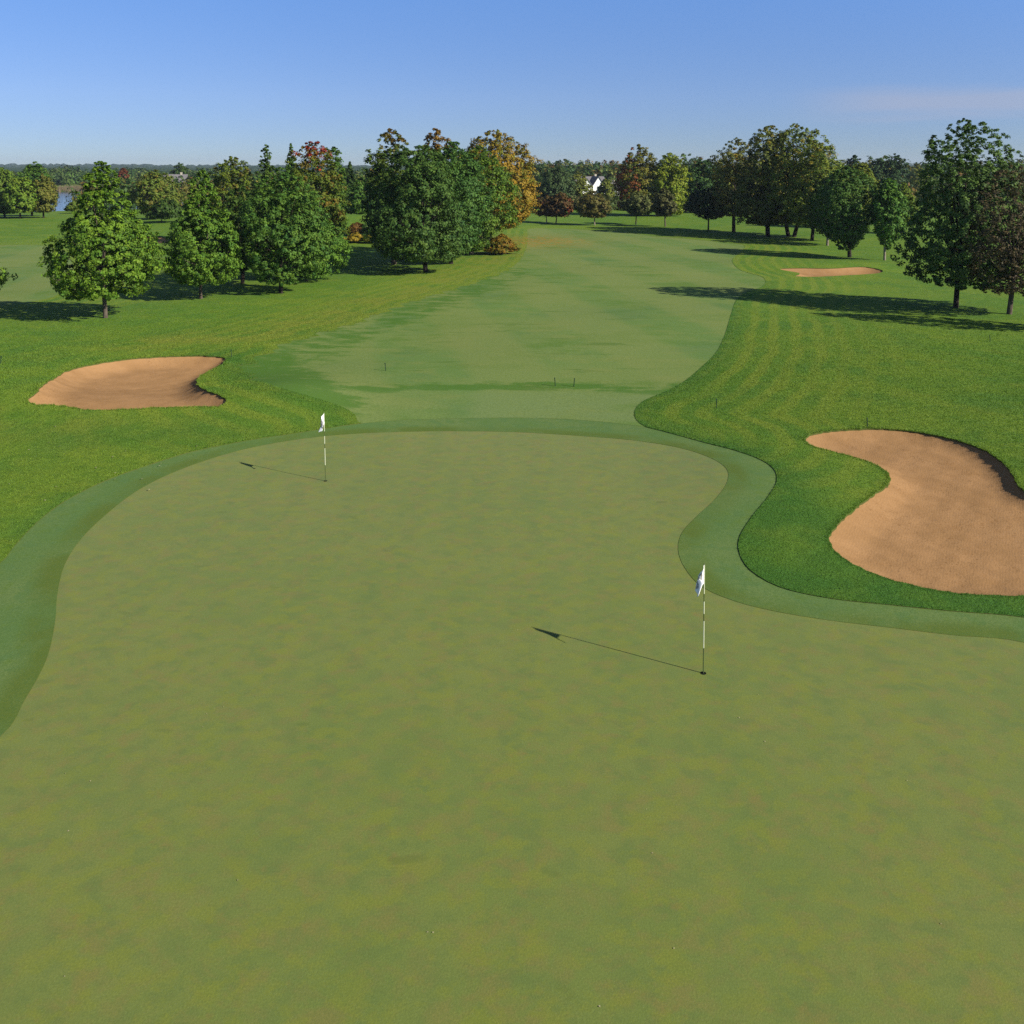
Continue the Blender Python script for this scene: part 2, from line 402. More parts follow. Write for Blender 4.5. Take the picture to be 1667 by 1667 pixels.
# ------------------------------------------------------------------ ground: outlines traced on the ground
def ground(pts): return [at(*p)[:2] for p in pts]
green_px = [(0, 1200), (40, 1140), (75, 1075), (90, 1010), (93, 970), (105, 920), (130, 880), (170, 840), (230, 795), (300, 762), (380, 736),
    (450, 721), (530, 710), (620, 704), (750, 702), (850, 704), (950, 710), (1040, 718), (1110, 730), (1160, 747), (1183, 764), (1184, 784),
    (1165, 812), (1133, 842), (1110, 868), (1104, 895), (1115, 925), (1145, 957), (1200, 980), (1260, 995), (1350, 1010), (1450, 1022), (1550, 1034), (1667, 1046)]
green = spline(ground(green_px) + [(12, 15.9), (14.2, 12.5), (13.6, 6.5), (8, -1), (0, -4), (-6, -3), (-10.6, 0), (-11.4, 6), (-10.3, 11)], .25)
collar_px = [(0, 918), (25, 888), (72, 841), (119, 809), (180, 780), (248, 756), (313, 736), (420, 715), (468, 708), (526, 699), (570, 692), (640, 685), (760, 681),
    (880, 681), (980, 687), (1050, 696), (1095, 707), (1150, 722), (1200, 735), (1240, 750), (1260, 765), (1264, 785), (1250, 810), (1222, 845), (1203, 878), (1204, 902),
    (1222, 930), (1270, 957), (1350, 975), (1450, 986), (1550, 996), (1667, 1006)]
collar = spline(ground(collar_px) + [(13.2, 17.6), (15.9, 13.3), (15.2, 5), (9, -3), (0, -5.5), (-7.2, -5), (-12.6, -1), (-13.6, 7), (-13.2, 12), (-12.9, 16)], .25)
fair_px = [(583, 688), (578, 676), (553, 661), (508, 647), (455, 632), (412, 618), (400, 600), (430, 577), (480, 556), (571, 529), (676, 490), (772, 461), (817, 445), (846, 424), (858, 401), (860, 382), (868, 372),
    (930, 373), (1000, 377), (1080, 386), (1150, 392), (1205, 398), (1206, 410), (1194, 420), (1194, 430), (1208, 441), (1238, 450), (1246, 459), (1238, 468), (1215, 476), (1200, 487), (1190, 512), (1180, 545), (1165, 575), (1140, 600),
    (1110, 624), (1078, 640), (1045, 655), (1033, 670), (1036, 684), (1052, 696), (1095, 709)]
fair_in = [(1040, 712), (900, 697), (750, 695), (640, 698)]
fairway = spline(ground(fair_px + fair_in), .5)
def wobble(p, amp, wl, seed):
    d = np.roll(p, -1, 0) - np.roll(p, 1, 0); nn_ = np.c_[d[:, 1], -d[:, 0]] / (np.linalg.norm(d, axis=1)[:, None] + 1e-9)
    L = np.cumsum(np.linalg.norm(np.roll(p, -1, 0) - p, axis=1)); q = np.random.default_rng(seed); k = np.zeros(len(p))
    for j in range(6): k += np.sin(2 * math.pi * max(1, round(L[-1] / wl * (.6 + .35 * j))) * L / L[-1] + q.uniform(0, 6.28)) * q.uniform(.4, 1) / 2.2
    return p + nn_ * (k * amp)[:, None]
_w = wobble(fairway, .55, 3.0, 3); _l = (fairway[:, 0] < 0) & (fairway[:, 1] > 38.6)
fairway = np.where(_l[:, None], _w, fairway)
fair2 = spline(ground([(-30, 400), (60, 399), (92, 404), (118, 430), (108, 468), (80, 486), (30, 496), (-40, 500)]) + [(-62.7, 71), (-83.6, 92.6), (-81.6, 110)], 1.5)
lb = spline(ground([(46, 654), (60, 638), (85, 618), (110, 604), (150, 594), (210, 585), (270, 581), (330, 580), (366, 584), (358, 596), (338, 606), (323, 616), (322, 626), (334, 636), (356, 644), (369, 654), (360, 661),
    (300, 663), (240, 665), (170, 668), (130, 666), (95, 660), (60, 659)]), .16)
rb = spline(ground([(1311, 714), (1330, 706), (1370, 701), (1430, 699), (1490, 704), (1550, 716), (1600, 733), (1640, 762), (1667, 800)]) + [(15.6, 24.3), (15.4, 21.7), (14.0, 19.8)] +
    ground([(1667, 971), (1600, 970), (1530, 963), (1470, 950), (1410, 930), (1365, 903), (1350, 882), (1358, 862), (1385, 835), (1420, 808), (1448, 787), (1446, 772), (1425, 757), (1380, 742), (1340, 732), (1318, 724)]), .16)
lb = wobble(lb, .045, .9, 1); rb = wobble(rb, .035, .8, 2)
fb = spline(ground([(1268, 438), (1300, 436), (1350, 437), (1410, 435), (1436, 440), (1430, 445), (1370, 449), (1320, 451), (1295, 450), (1302, 445)]), .6)
tb = spline(ground([(222, 386), (250, 385), (272, 388), (268, 396), (240, 397), (224, 393)]), 1.2)

rng = np.random.default_rng(5)
pts = []
def rings(d0, d1, ratio, a0, a1, da):
    d = d0
    while d < d1:
        n = max(2, int((a1 - a0) / da)); k = rng.random()
        a = a0 + (np.arange(n) + k) * (a1 - a0) / n
        dd = d * (1 + rng.uniform(-.3, .3, n) * (ratio - 1))
        pts.append(np.c_[dd * np.sin(R(1) * a), dd * np.cos(R(1) * a)]); d *= ratio
rings(7.5, 14, 1.03, -44, 44, 1.5)
rings(14, 70, 1.014, -42, 42, .9)
rings(70, 420, 1.018, -42, 42, 1.1)
rings(420, 7000, 1.10, -50, 50, 3)
rings(3, 7000, 1.35, 50, 310, 12)
for poly, g, m in ((lb, .28, 1.2), (rb, .24, 1.2), (fb, .6, 1.5), (tb, 1.2, 2)):
    x0, y0 = poly.min(0) - m; x1, y1 = poly.max(0) + m
    gx, gy = np.meshgrid(np.arange(x0, x1, g), np.arange(y0, y1, g)); gx = gx.ravel() + rng.uniform(-.2, .2, gx.size) * g; gy = gy.ravel() + rng.uniform(-.2, .2, gy.size) * g
    dd, _ = polydist(poly, gx, gy); k = (inside(poly, gx, gy) | (dd < m)) & (dd > .08)
    pts.append(np.c_[gx[k], gy[k]])
pts = np.vstack(pts)
polys = dict(green=green, collar=collar, fairway=fairway, fair2=fair2, lb=lb, rb=rb, fb=fb, tb=tb)
verts = [Vector(p) for p in pts]; edges = []
for p in polys.values():
    o = len(verts); n = len(p); verts += [Vector(q) for q in p]
    edges += [(o + i, o + (i + 1) % n) for i in range(n)]
cv, ce, cf = delaunay_2d_cdt(verts, edges, [], 0, 1e-5, False)[:3]
GV = np.array([(v[0], v[1]) for v in cv]); GF = np.array(cf, int)
cen = GV[GF].mean(1); cx, cy = cen[:, 0], cen[:, 1]
I = {k: inside(p, cx, cy) for k, p in polys.items()}
reg = np.zeros(len(GF), int)                                     # 0 rough
reg[I['fairway']] = 3; reg[I['fair2']] = 4; reg[I['collar']] = 2; reg[I['green']] = 1
for k, b in enumerate(('lb', 'rb', 'fb', 'tb')): reg[I[b]] = 5 + k
gx, gy = GV[:, 0], GV[:, 1]; gz = h0(gx, gy)

lush_line = np.array(ground([(590, 634), (680, 631), (780, 630), (880, 628), (960, 630), (1080, 640), (1110, 630)]))
left_line = np.array(ground([(440, 622), (415, 604), (480, 572), (571, 543), (676, 503), (772, 470), (830, 440)]))
right_line = spline(ground([(1246, 459), (1215, 476), (1200, 487), (1190, 512), (1180, 545), (1165, 575), (1140, 600), (1110, 624), (1078, 640), (1045, 655), (1033, 670), (1036, 684), (1052, 696), (1095, 709), (1200, 735), (1264, 785), (1203, 880), (1222, 930), (1350, 975), (1667, 1006)]), 1, False)
dl = np.array(ground([(250, 560), (400, 548), (520, 520), (640, 482), (760, 440), (830, 415)]))
ax, ay, _ = at(900, 662); ox, oy, _ = at(885, 392); mx_, my_, _ = at(60, 690); l1 = at(230, 705); l2 = at(1330, 850); l3 = at(1480, 975); l4 = np.array(ground([(340, 585), (395, 592), (430, 616), (500, 636), (545, 655)]))
def attrs(x, y):
    lush = np.exp(-(polydist(lush_line, x, y, False)[0] / .75) ** 2) + .62 * np.exp(-(polydist(left_line, x, y, False)[0] / 3.4) ** 2) + .8 * np.exp(-(polydist(l4, x, y, False)[0] / 1.7) ** 2)
    return dict(edge=np.minimum(polydist(fairway, x, y)[0], polydist(fair2, x, y)[0]), lush=np.clip(lush, 0, 1),
        pale=np.clip(1.3 * sstep(-.6, .3, x - ax + 3.0) * sstep(2.6, 1.6, np.abs(y - ay)) * sstep(5.5, 3.5, x - ax) + .35 * gauss(x, y, ax - 4, ay, 4, 1.9), 0, 1),
        leafy=np.clip(gauss(x, y, ox, oy, 4.0, 6.0) + .7 * gauss(x, y, ox - 7, oy - 2, 4, 7), 0, 1),
        dry=.8 * np.exp(-(polydist(dl, x, y, False)[0] / 2.6) ** 2) + .5 * gauss(x, y, mx_, my_, 3, 1.2),
        rim=np.clip(np.exp(-(polydist(right_line, x, y, False)[0] / .8) ** 2) + .75 * gauss(x, y, l1[0], l1[1], 5, .9) + .8 * gauss(x, y, l2[0], l2[1], .9, 3) + .7 * gauss(x, y, l3[0], l3[1], 3, .8) + .9 * np.exp(-(polydist(l4, x, y, False)[0] / 1.5) ** 2), 0, 1), ring=polydist(green, x, y)[0])
ATTR = attrs(gx, gy)

def region(name, sel, mats, lift, pit=None, skirt=.07):
    f = GF[sel]; used, inv = np.unique(f, return_inverse=True); f = inv.reshape(-1, 3)
    x, y = gx[used], gy[used]; z = gz[used] + lift
    if pit is not None: z = gz[used] + pit(x, y)
    V = np.c_[x, y, z]; nv = len(V)
    faces = [tuple(t) for t in f]; mi = [0] * len(faces)
    e = np.vstack([f[:, [0, 1]], f[:, [1, 2]], f[:, [2, 0]]]); s = {}
    for a, b in e: s[(int(a), int(b))] = 1
    src = used.copy()
    if skirt:
        low = {}; extra = []; es = []
        for (a, b) in s:
            if (b, a) in s: continue
            for q in (a, b):
                if q not in low:
                    low[q] = nv + len(extra); extra += [(x[q], y[q], z[q]), (x[q], y[q], z[q] - skirt)]; es += [used[q]] * 2
            faces.append((low[b], low[a], low[a] + 1, low[b] + 1)); mi.append(1)
        if extra: V = np.vstack([V, extra]); src = np.r_[used, es]
    o = obj(name, V, faces, mats, None, False, mi)
    sm = np.array([1 if m == 0 else 0 for m in mi], bool); o.data.polygons.foreach_set('use_smooth', sm)
    for k, v in ATTR.items():
        a = o.data.attributes.new(k, 'FLOAT', 'POINT'); a.data.foreach_set('value', v[src].astype(np.float32))
    return tag(o, kind='structure')

def pit(poly, depth, wide, steep=None):
    area = .5 * np.sum(poly[:, 0] * np.roll(poly[:, 1], -1) - np.roll(poly[:, 0], -1) * poly[:, 1])
    d = np.roll(poly, -1, 0) - poly; nrm_ = np.c_[d[:, 1], -d[:, 0]] * (1 if area > 0 else -1)
    nrm_ /= np.linalg.norm(nrm_, axis=1)[:, None] + 1e-9
    def f(x, y):
        q, i = polydist(poly, x, y)
        k = sstep(.35, .95, nrm_[i] @ np.array(steep)) if steep else np.zeros(len(x))
        wd = wide * (1 - k) + .65 * k; dp = depth
        t = np.clip(q / wd, 0, 1)
        return -.03 - dp * (1 - (1 - t) ** 1.7) + .012 * np.sin(x * 7 + np.sin(y * 5) * 2) * np.minimum(q * 2, 1)
    return f

region('rough', reg == 0, [M['rough'], M['lip']], .026, skirt=.10)
region('putting_green', reg == 1, [M['green'], M['lip']], 0.0, skirt=0)
region('green_collar', reg == 2, [M['collar'], M['lip']], .007, skirt=.02)
region('fairway', reg == 3, [M['fairway'], M['lip']], .012, skirt=.04)
region('fairway', reg == 4, [M['fairway'], M['lip']], .012, skirt=.04)
def bunker(sel, p, label):
    o = region('sand_bunker', sel, [M['sand'], M['lip']], 0, p, skirt=0)
    return tag(o, label, 'bunker')
bunker(reg == 5, pit(lb, .36, 1.0), 'tan sand bunker with a grass tongue notched into it, left of the green')
bunker(reg == 6, pit(rb, .20, 1.0, (.985, .17)), 'large kidney shaped sand bunker with a shaded back face, right of the green')
bunker(reg == 7, pit(fb, .35, 1.4), 'thin far sand bunker in front of the vase shaped tree')
bunker(reg == 8, pit(tb, .3, 1.4), 'small sliver of sand glimpsed behind the two nearest maples')

# lake, hills
e = np.linspace(0, 2 * math.pi, 73)[:-1]
tag(obj('lake', [(LAKE[0] + LAKE[2] * 1.05 * math.cos(a), LAKE[1] + LAKE[3] * 1.05 * math.sin(a), -1.15) for a in e], [tuple(range(72))], M['water']), kind='structure')
hv, hf = [], []; na = 520
prof = [(900, -4), (1150, 4), (1400, 6), (1800, 9), (2300, 10), (3000, 14), (3800, 18)]
for j, (d, zz) in enumerate(prof):
    for i in range(na):
        a = R(-42 + 84 * i / (na - 1))
        wob = 1 + .10 * math.sin(a * 9 + j) + .07 * math.sin(a * 23 + j * 2.1) + .04 * math.sin(a * 71 + j)
        hv.append((d * math.sin(a), d * math.cos(a), zz * wob + (rng.uniform(-1, 1) * .0011 * d if j else 0)))
for j in range(len(prof) - 1):
    for i in range(na - 1): hf.append((j * na + i, j * na + i + 1, (j + 1) * na + i + 1, (j + 1) * na + i))
tag(obj('hills', hv, hf, M['hill'], None, True), kind='structure')

# ------------------------------------------------------------------ trees
def leafcloud(r, cen_, rad, n_leaf, size, cols, flat_=.8, axis=None, droop=.0):
    """n_leaf rhombic leaves over each clump; returns vertices (4 per leaf) and colours"""
    nc = len(cen_); n = nc * n_leaf
    ci = np.repeat(np.arange(nc), n_leaf)
    d = r.normal(size=(n, 3)); d /= np.linalg.norm(d, axis=1)[:, None]
    outw = cen_ - (axis if axis is not None else cen_.mean(0)); outw = outw / (np.linalg.norm(outw, axis=1)[:, None] + 1e-6)
    bias = outw[ci] * .35 + np.array([0, 0, .25]); d2 = d + bias; d2 /= np.linalg.norm(d2, axis=1)[:, None]
    rr = rad[ci] * (r.random(n) ** .45)
    p = cen_[ci] + d2 * rr[:, None] * np.array([1, 1, flat_]); p[:, 2] -= droop * rr
    nn = d2 * .65 + outw[ci] * .55 + r.normal(size=(n, 3)) * .36 + np.array([0, 0, .25]); nn /= np.linalg.norm(nn, axis=1)[:, None]
    t = np.cross(nn, r.normal(size=(n, 3))); t /= np.linalg.norm(t, axis=1)[:, None] + 1e-9
    b = np.cross(nn, t)
    s = size * r.uniform(.65, 1.35, n)[:, None]
    V = np.stack([p - t * s * .5, p + b * s * .36 + nn * s * .08, p + t * s * .55, p - b * s * .36 + nn * s * .08], 1).reshape(-1, 3)
    cc = cols[ci] * r.uniform(.8, 1.22, (n, 1)) * np.array([1.85, 1.72, .88]) ; cc[:, 0] *= r.uniform(.88, 1.14, n)
    return V, np.repeat(cc, 4, 0)

PROF = {
    'oval': [(0, .35), (.12, .72), (.3, .96), (.45, 1), (.62, .93), (.78, .76), (.9, .52), (1, .14)],
    'maple': [(0, .5), (.08, .82), (.2, 1), (.34, .98), (.5, .80), (.64, .57), (.78, .42), (.9, .29), (1, .10)],
    'round': [(0, .4), (.12, .75), (.3, .97), (.5, 1), (.7, .88), (.85, .62), (.95, .35), (1, .1)],
    'cone': [(0, .75), (.08, 1), (.25, .85), (.5, .64), (.75, .38), (.9, .2), (1, .06)],
    'column': [(0, .55), (.1, .85), (.3, 1), (.6, .97), (.8, .84), (.93, .6), (1, .15)],
    'vase': [(0, .12), (.12, .42), (.3, .78), (.5, .98), (.7, 1), (.85, .75), (.95, .42), (1, .1)],
    'spread': [(0, .5), (.08, .85), (.25, 1), (.4, .93), (.55, .82), (.7, .74), (.85, .64), (.94, .45), (1, .15)],
    'bush': [(0, .8), (.2, 1), (.45, .97), (.7, .75), (.9, .4), (1, .1)],
}
def clumps(r, shape, zb, zt, W, nc, rc, wob=.18, hollow=.0):
    pr = PROF[shape]; ts = np.array([a for a, b in pr]); rs = np.array([b for a, b in pr])
    g = np.linspace(0, 1, 200); wgt = np.interp(g, ts, rs) ** 1.3 + .03 + .05 * (g > .5); t = r.choice(g, nc, p=wgt / wgt.sum()) + r.uniform(-.003, .003, nc)
    th = r.uniform(0, 2 * math.pi, nc)
    k = r.uniform(0, 6.28, 5)
    lob = 1 + wob * (.6 * np.sin(3 * th + k[0] + 4 * t) + .5 * np.sin(5 * th + k[1] - 7 * t) + .4 * np.sin(2 * th + k[2] + 11 * t)) * .6
    rho = np.where(r.random(nc) < .68, r.uniform(.78, 1.0, nc), r.uniform(.15, .8, nc))
    rho = np.where(r.random(nc) < .06, r.uniform(1.0, 1.14, nc), rho)
    rad = rc * r.uniform(.6, 1.35, nc) * np.clip(.28 + .85 * np.interp(t, ts, rs), .25, 1.0)
    rr = np.maximum(np.interp(t, ts, rs) * W * lob * rho - rad * .75, 0.0)
    c = np.c_[rr * np.cos(th), rr * np.sin(th), np.maximum(zb + (zt - zb) * t - rad * .6, zb + rad * r.uniform(.65, 1.0, nc))]
    # hollows: clumps are missing in patches, so the dark inside of the crown shows between the boughs
    f = 2.6 / max(W, .1); q = r.uniform(0, 6.28, 6)
    hol = np.sin(c[:, 0] * f * 1.3 + q[0] + 2 * np.sin(c[:, 2] * f + q[1])) + np.sin(c[:, 1] * f * 1.2 + q[2] + 1.6 * np.sin(c[:, 2] * f * .8 + q[3])) + np.sin(c[:, 2] * f * 1.9 + q[4] + th * 2)
    out_ = rho > .72
    keep = ~(out_ & (hol < np.quantile(hol, hollow)))
    return c[keep], rad[keep], np.clip(t, 0, 1)[keep], th[keep]

def tree(name, label, base=None, y=None, px=None, top=260, l=0, r_=0, bot=None, shape='maple', cols=((.05, .10, .02), (.08, .14, .025)),
         accent=None, tip=None, leaf=.2, nc=150, nl=60, rc=None, bark='bark', tr=None, seed=1, group=None, cat='tree', xy=None, lean=0.0, limbs=16, tag_=True, stems=1, wob=.20):
    r = np.random.default_rng(seed * 17 + 3)
    if xy: X, Y = xy; Z = float(h0(X, Y))
    elif base: X, Y, Z = at(*base)
    else:
        Y = y; X = xat(px, (top + (bot or 350)) / 2, Y); Z = float(h0(X, Y))
    zt = zat(top, Y) - Z
    mid = (top + (bot or (base[1] if base else 350))) / 2
    W = (xat(r_, mid, Y) - xat(l, mid, Y)) / 2; cxo = (xat(r_, mid, Y) + xat(l, mid, Y)) / 2 - X
    zb = max(zat(bot, Y) - Z, .25) if bot else zt * .14
    Hc = zt - zb; rc = (rc or max(.28, .17 * min(W, Hc * .6))) * .60; nc = int(nc * 2.9); nl = int(nl * .60); leaf *= .80
    c, rad, t, th = clumps(r, shape, zb, zt, W, nc, rc, wob, .09); nc = len(c)
    c[:, 0] += cxo * np.minimum(1, .3 + t * 1.2 + .4); 
    a, b = np.array(cols[0]), np.array(cols[1])
    mixv = np.clip(r.normal(.5, .32, nc), 0, 1)[:, None]; cc = a * (1 - mixv) + b * mixv
    if tip: # (colour, t0, t1)
        m = sstep(tip[1], tip[2], t + r.normal(0, .07, nc))[:, None]; cc = cc * (1 - m) + np.array(tip[0]) * r.uniform(.8, 1.2, (nc, 1)) * m
    if accent: # (colour, share, side in degrees or None)
        m = r.random(nc) < accent[1]
        if len(accent) > 2: m = (np.cos(th - R(accent[2])) + r.normal(0, .25, nc) > .45) & (r.random(nc) < accent[1])
        cc[m] = np.array(accent[0]) * r.uniform(.8, 1.2, (m.sum(), 1))
    V, CC = leafcloud(r, c, rad, nl, leaf, cc, .8, np.array([cxo, 0, zb + Hc * .4]))
    o = empty(name, (X, Y, Z - .02))
    tr = tr or max(.06, .018 * zt)
    mb = MB(); hub = Vector((cxo * .5 + lean * zt * .5, 0, zb + Hc * .62))
    for s in range(stems):
        off = Vector((0, 0, 0)) if stems == 1 else Vector((math.cos(s * 2.4) * tr * 1.6, math.sin(s * 2.4) * tr * 1.6, 0))
        hb = hub + off * 6
        bend = Vector((r.uniform(-.1, .1), r.uniform(-.1, .1), 0)) * min(1, zt / 8)
        P = [off + Vector((0, 0, -.15)), off + Vector((0, 0, .12)), off.lerp(hb, .25) + bend, off.lerp(hb, .55) + bend * .6, hb]
        rr = [tr * 1.5, tr * 1.12, tr * .95, tr * .62, tr * .2]
        mb.add(tube(P, rr, 9))
        for i in r.choice(nc, min(limbs, nc), replace=False):
            e_ = Vector(c[i]); f = float(np.clip(.25 + .5 * (e_.z - zb) / max(Hc, .1) * r.uniform(.6, 1), .2, .9))
            q = P[1].lerp(hb, f); md = q.lerp(e_, .5) + Vector((0, 0, -.06 * (e_ - q).length))
            mb.add(tube([q, md, e_], [tr * .42 * (1 - f * .5), tr * .25, tr * .07], 5, False))
    mb.build('trunk', M[bark], o, True)
    polymesh('crown', V, 4, M['leaf'], o, CC)
    if tag_: tag(o, label, cat, group)
    return o

G1 = ((.036, .082, .016), (.075, .135, .020))     # fresh maple green
G2 = ((.022, .058, .018), (.050, .098, .020))     # deep green
G3 = ((.014, .034, .012), (.034, .064, .018))     # darkest green
OL = ((.046, .078, .016), (.068, .092, .018))     # olive turning
BR = ((.075, .040, .018), (.070, .060, .022))
Lr = 'trees along the left side of the fairway'; Rr = 'trees along the right side of the fairway'; Mr = 'small trees at the far end of the fairway'; Bk = 'trees beyond the fairway'
T = tree
# left row
T('maple_tree', 'green broad maple standing alone at the left, nearest of the left row', (172, 518), top=262, l=80, r_=258, bot=484, shape='maple', cols=G1, leaf=.185, nc=430, nl=58, rc=.46, tr=.13, seed=1, group=Lr, limbs=26)
T('maple_tree', 'green maple with grey trunk between the nearest maple and the dark trunked tree', (327, 487), top=274, l=265, r_=394, bot=462, shape='maple', cols=((.030, .074, .018), (.066, .125, .020)), leaf=.185, nc=380, nl=58, rc=.5, tr=.11, seed=2, group=Lr, limbs=24)
T('oval_tree', 'deep green egg shaped tree with a dark trunk, third in the left row', (457, 478), top=272, l=389, r_=538, bot=462, shape='oval', cols=((.024, .064, .022), (.058, .112, .024)), leaf=.185, nc=420, nl=58, rc=.5, bark='darkbark', tr=.15, seed=3, group=Lr, limbs=26)
T('young_tree', 'small leafy green tree at the right end of the left row', (500, 458), top=352, l=468, r_=570, bot=452, shape='round', cols=((.034, .084, .022), (.062, .125, .024)), leaf=.19, nc=150, nl=55, rc=.5, seed=4, group=Lr)
T('dark_leaf_tree', 'dark leaved tree tucked behind the grey trunked maple', (395, 462), top=300, l=345, r_=440, bot=440, shape='round', cols=G3, leaf=.24, nc=150, nl=50, rc=.6, bark='darkbark', seed=5, group=Lr)
T('dark_leaf_tree', 'dark leaved tree hidden behind the egg shaped tree', (425, 455), top=300, l=390, r_=500, bot=436, shape='round', cols=G3, leaf=.24, nc=150, nl=50, rc=.6, bark='darkbark', seed=6, group=Lr)
# second row on the left
T('spruce_tree', 'green pointed spruce rising left of the red topped tree', y=112, px=434, top=230, l=396, r_=472, bot=420, shape='cone', cols=((.026, .058, .018), (.048, .085, .020)), leaf=.34, nc=260, nl=36, rc=.62, seed=7, group=Bk)
T('spruce_tree', 'slim pointed spruce peeking over the red topped tree', y=118, px=473, top=231, l=446, r_=504, bot=420, shape='cone', cols=G2, leaf=.34, nc=200, nl=34, rc=.6, seed=8, group=Bk)
T('turning_tree', 'olive and brown tree with a bright red crown tip', y=103, px=518, top=229, l=464, r_=562, bot=440, shape='column', cols=((.040, .066, .014), (.066, .086, .016)), tip=((.135, .018, .012), .84, .91), accent=((.075, .062, .016), .15), leaf=.32, nc=270, nl=42, rc=.75, seed=9, group=Bk)
T('broadleaf_tree', 'green tree crowded against the right of the red tipped tree', y=120, px=543, top=236, l=520, r_=566, bot=400, shape='column', cols=G2, leaf=.34, nc=150, nl=40, rc=.7, seed=10, group=Bk)
T('turning_tree', 'olive brown tree with a ragged top behind the left row', y=112, px=377, top=254, l=338, r_=420, bot=430, shape='column', cols=OL, accent=((.075, .066, .020), .12), leaf=.34, nc=190, nl=40, rc=.7, seed=11, group=Bk)
T('turning_tree', 'pale olive tree between the two nearest maples', y=150, px=254, top=276, l=214, r_=296, bot=350, shape='round', cols=((.066, .086, .024), (.052, .084, .020)), accent=((.080, .080, .026), .10), leaf=.42, nc=140, nl=40, rc=.9, seed=12, group=Bk)
T('broadleaf_tree', 'dark round tree showing low behind the pale olive tree', y=140, px=262, top=320, l=238, r_=300, bot=356, shape='bush', cols=G3, leaf=.4, nc=70, nl=40, rc=.8, seed=13, group=Bk)
# clump by the lake
T('lakeside_tree', 'bushy green tree cut by the left edge of the photo', (8, 354), top=271, l=-30, r_=40, bot=348, shape='round', cols=((.045, .085, .020), (.060, .098, .022)), leaf=.46, nc=170, nl=40, rc=1.1, seed=14, group=Bk)
T('lakeside_tree', 'tall green tree in the middle of the lakeside clump', (52, 352), top=262, l=30, r_=88, bot=345, shape='round', cols=G2, leaf=.46, nc=150, nl=40, rc=1.0, seed=15, group=Bk)
T('lakeside_tree', 'yellow green tree on the near side of the lakeside clump', (33, 356), top=284, l=8, r_=62, bot=346, shape='round', cols=((.050, .100, .020), (.085, .130, .024)), leaf=.42, nc=130, nl=40, rc=.9, bark='darkbark', seed=16, group=Bk)
T('lakeside_tree', 'brownish thin tree at the water edge of the lakeside clump', (71, 355), top=282, l=50, r_=94, bot=346, shape='round', cols=((.062, .075, .024), (.080, .085, .026)), leaf=.42, nc=100, nl=36, rc=.9, bark='darkbark', seed=17, group=Bk)
T('shrub', 'olive shrub at the lake shore left of the nearest maple', y=186, px=122, top=325, l=106, r_=142, bot=344, shape='bush', cols=OL, leaf=.4, nc=60, nl=36, rc=.8, seed=18, group=Bk, cat='shrub')
T('red_tree', 'small red tree far across the lake', y=330, px=201, top=273, l=191, r_=211, bot=300, shape='round', cols=((.085, .024, .016), (.07, .028, .016)), leaf=.7, nc=50, nl=36, rc=1.0, seed=19, group=Bk)
T('dome_tree', 'dark dome shaped tree above the grey roofed house', y=372, px=291, top=264, l=276, r_=308, bot=300, shape='round', cols=G3, leaf=.8, nc=70, nl=40, rc=1.5, seed=20, group=Bk)
# centre clump
T('maple_tree', 'large dark maple in front of the centre clump, with a dark trunk', (693, 443), top=234, l=598, r_=764, bot=424, shape='spread', cols=((.020, .050, .019), (.045, .085, .026)), leaf=.24, nc=420, nl=60, rc=.75, bark='darkbark', tr=.2, seed=21, group=Lr, limbs=26)
T('broadleaf_tree', 'dark leaved tree with a stout trunk right of the large dark maple', (734, 430), top=230, l=676, r_=800, bot=412, shape='oval', cols=((.021, .057, .024), (.042, .092, .026)), leaf=.25, nc=330, nl=52, rc=.8, bark='darkbark', tr=.2, seed=22, group=Lr)
T('broadleaf_tree', 'bright green right hand tree of the centre clump with a short pale trunk', (768, 414), top=236, l=712, r_=842, bot=408, shape='oval', cols=((.030, .066, .016), (.060, .106, .018)), leaf=.27, nc=330, nl=52, rc=.85, bark='palebark', tr=.2, seed=23, group=Lr)
T('turning_tree', 'green tree with a rusty red tip at the left of the centre clump', y=88, px=640, top=207, l=586, r_=690, bot=410, shape='oval', cols=((.026, .055, .016), (.050, .080, .018)), tip=((.072, .048, .018), .78, 1.02), leaf=.3, nc=260, nl=48, rc=.75, seed=24, group=Bk)
T('turning_tree', 'tree with an orange brown top in the middle of the centre clump', y=94, px=712, top=208, l=660, r_=762, bot=400, shape='round', cols=G2, tip=((.100, .062, .018), .70, .92), leaf=.3, nc=240, nl=46, rc=.8, seed=25, group=Bk)
T('autumn_tree', 'large golden orange autumn tree behind the centre clump', y=116, px=798, top=210, l=728, r_=880, bot=372, shape='round', cols=((.150, .098, .014), (.125, .094, .018)), tip=((.100, .084, .026), .76, 1.0), accent=((.085, .092, .018), .22), leaf=.32, nc=520, nl=46, rc=.9, seed=26, group=Bk, wob=.18)
T('autumn_shrub', 'orange and green shrub at the right foot of the centre clump', (816, 414), top=380, l=792, r_=841, bot=412, shape='bush', cols=((.120, .066, .012), (.060, .072, .015)), leaf=.22, nc=150, nl=46, rc=.5, seed=27, cat='shrub', wob=.5)
T('spruce_tree', 'dark spruce in the gap left of the large dark maple', y=165, px=571, top=262, l=548, r_=592, bot=348, shape='cone', cols=G3, leaf=.45, nc=130, nl=36, rc=.9, seed=28, group=Bk)
T('broadleaf_tree', 'dark green tree in the gap beside the dark spruce', y=152, px=585, top=286, l=562, r_=618, bot=350, shape='round', cols=G2, leaf=.42, nc=110, nl=40, rc=.9, seed=29, group=Bk)
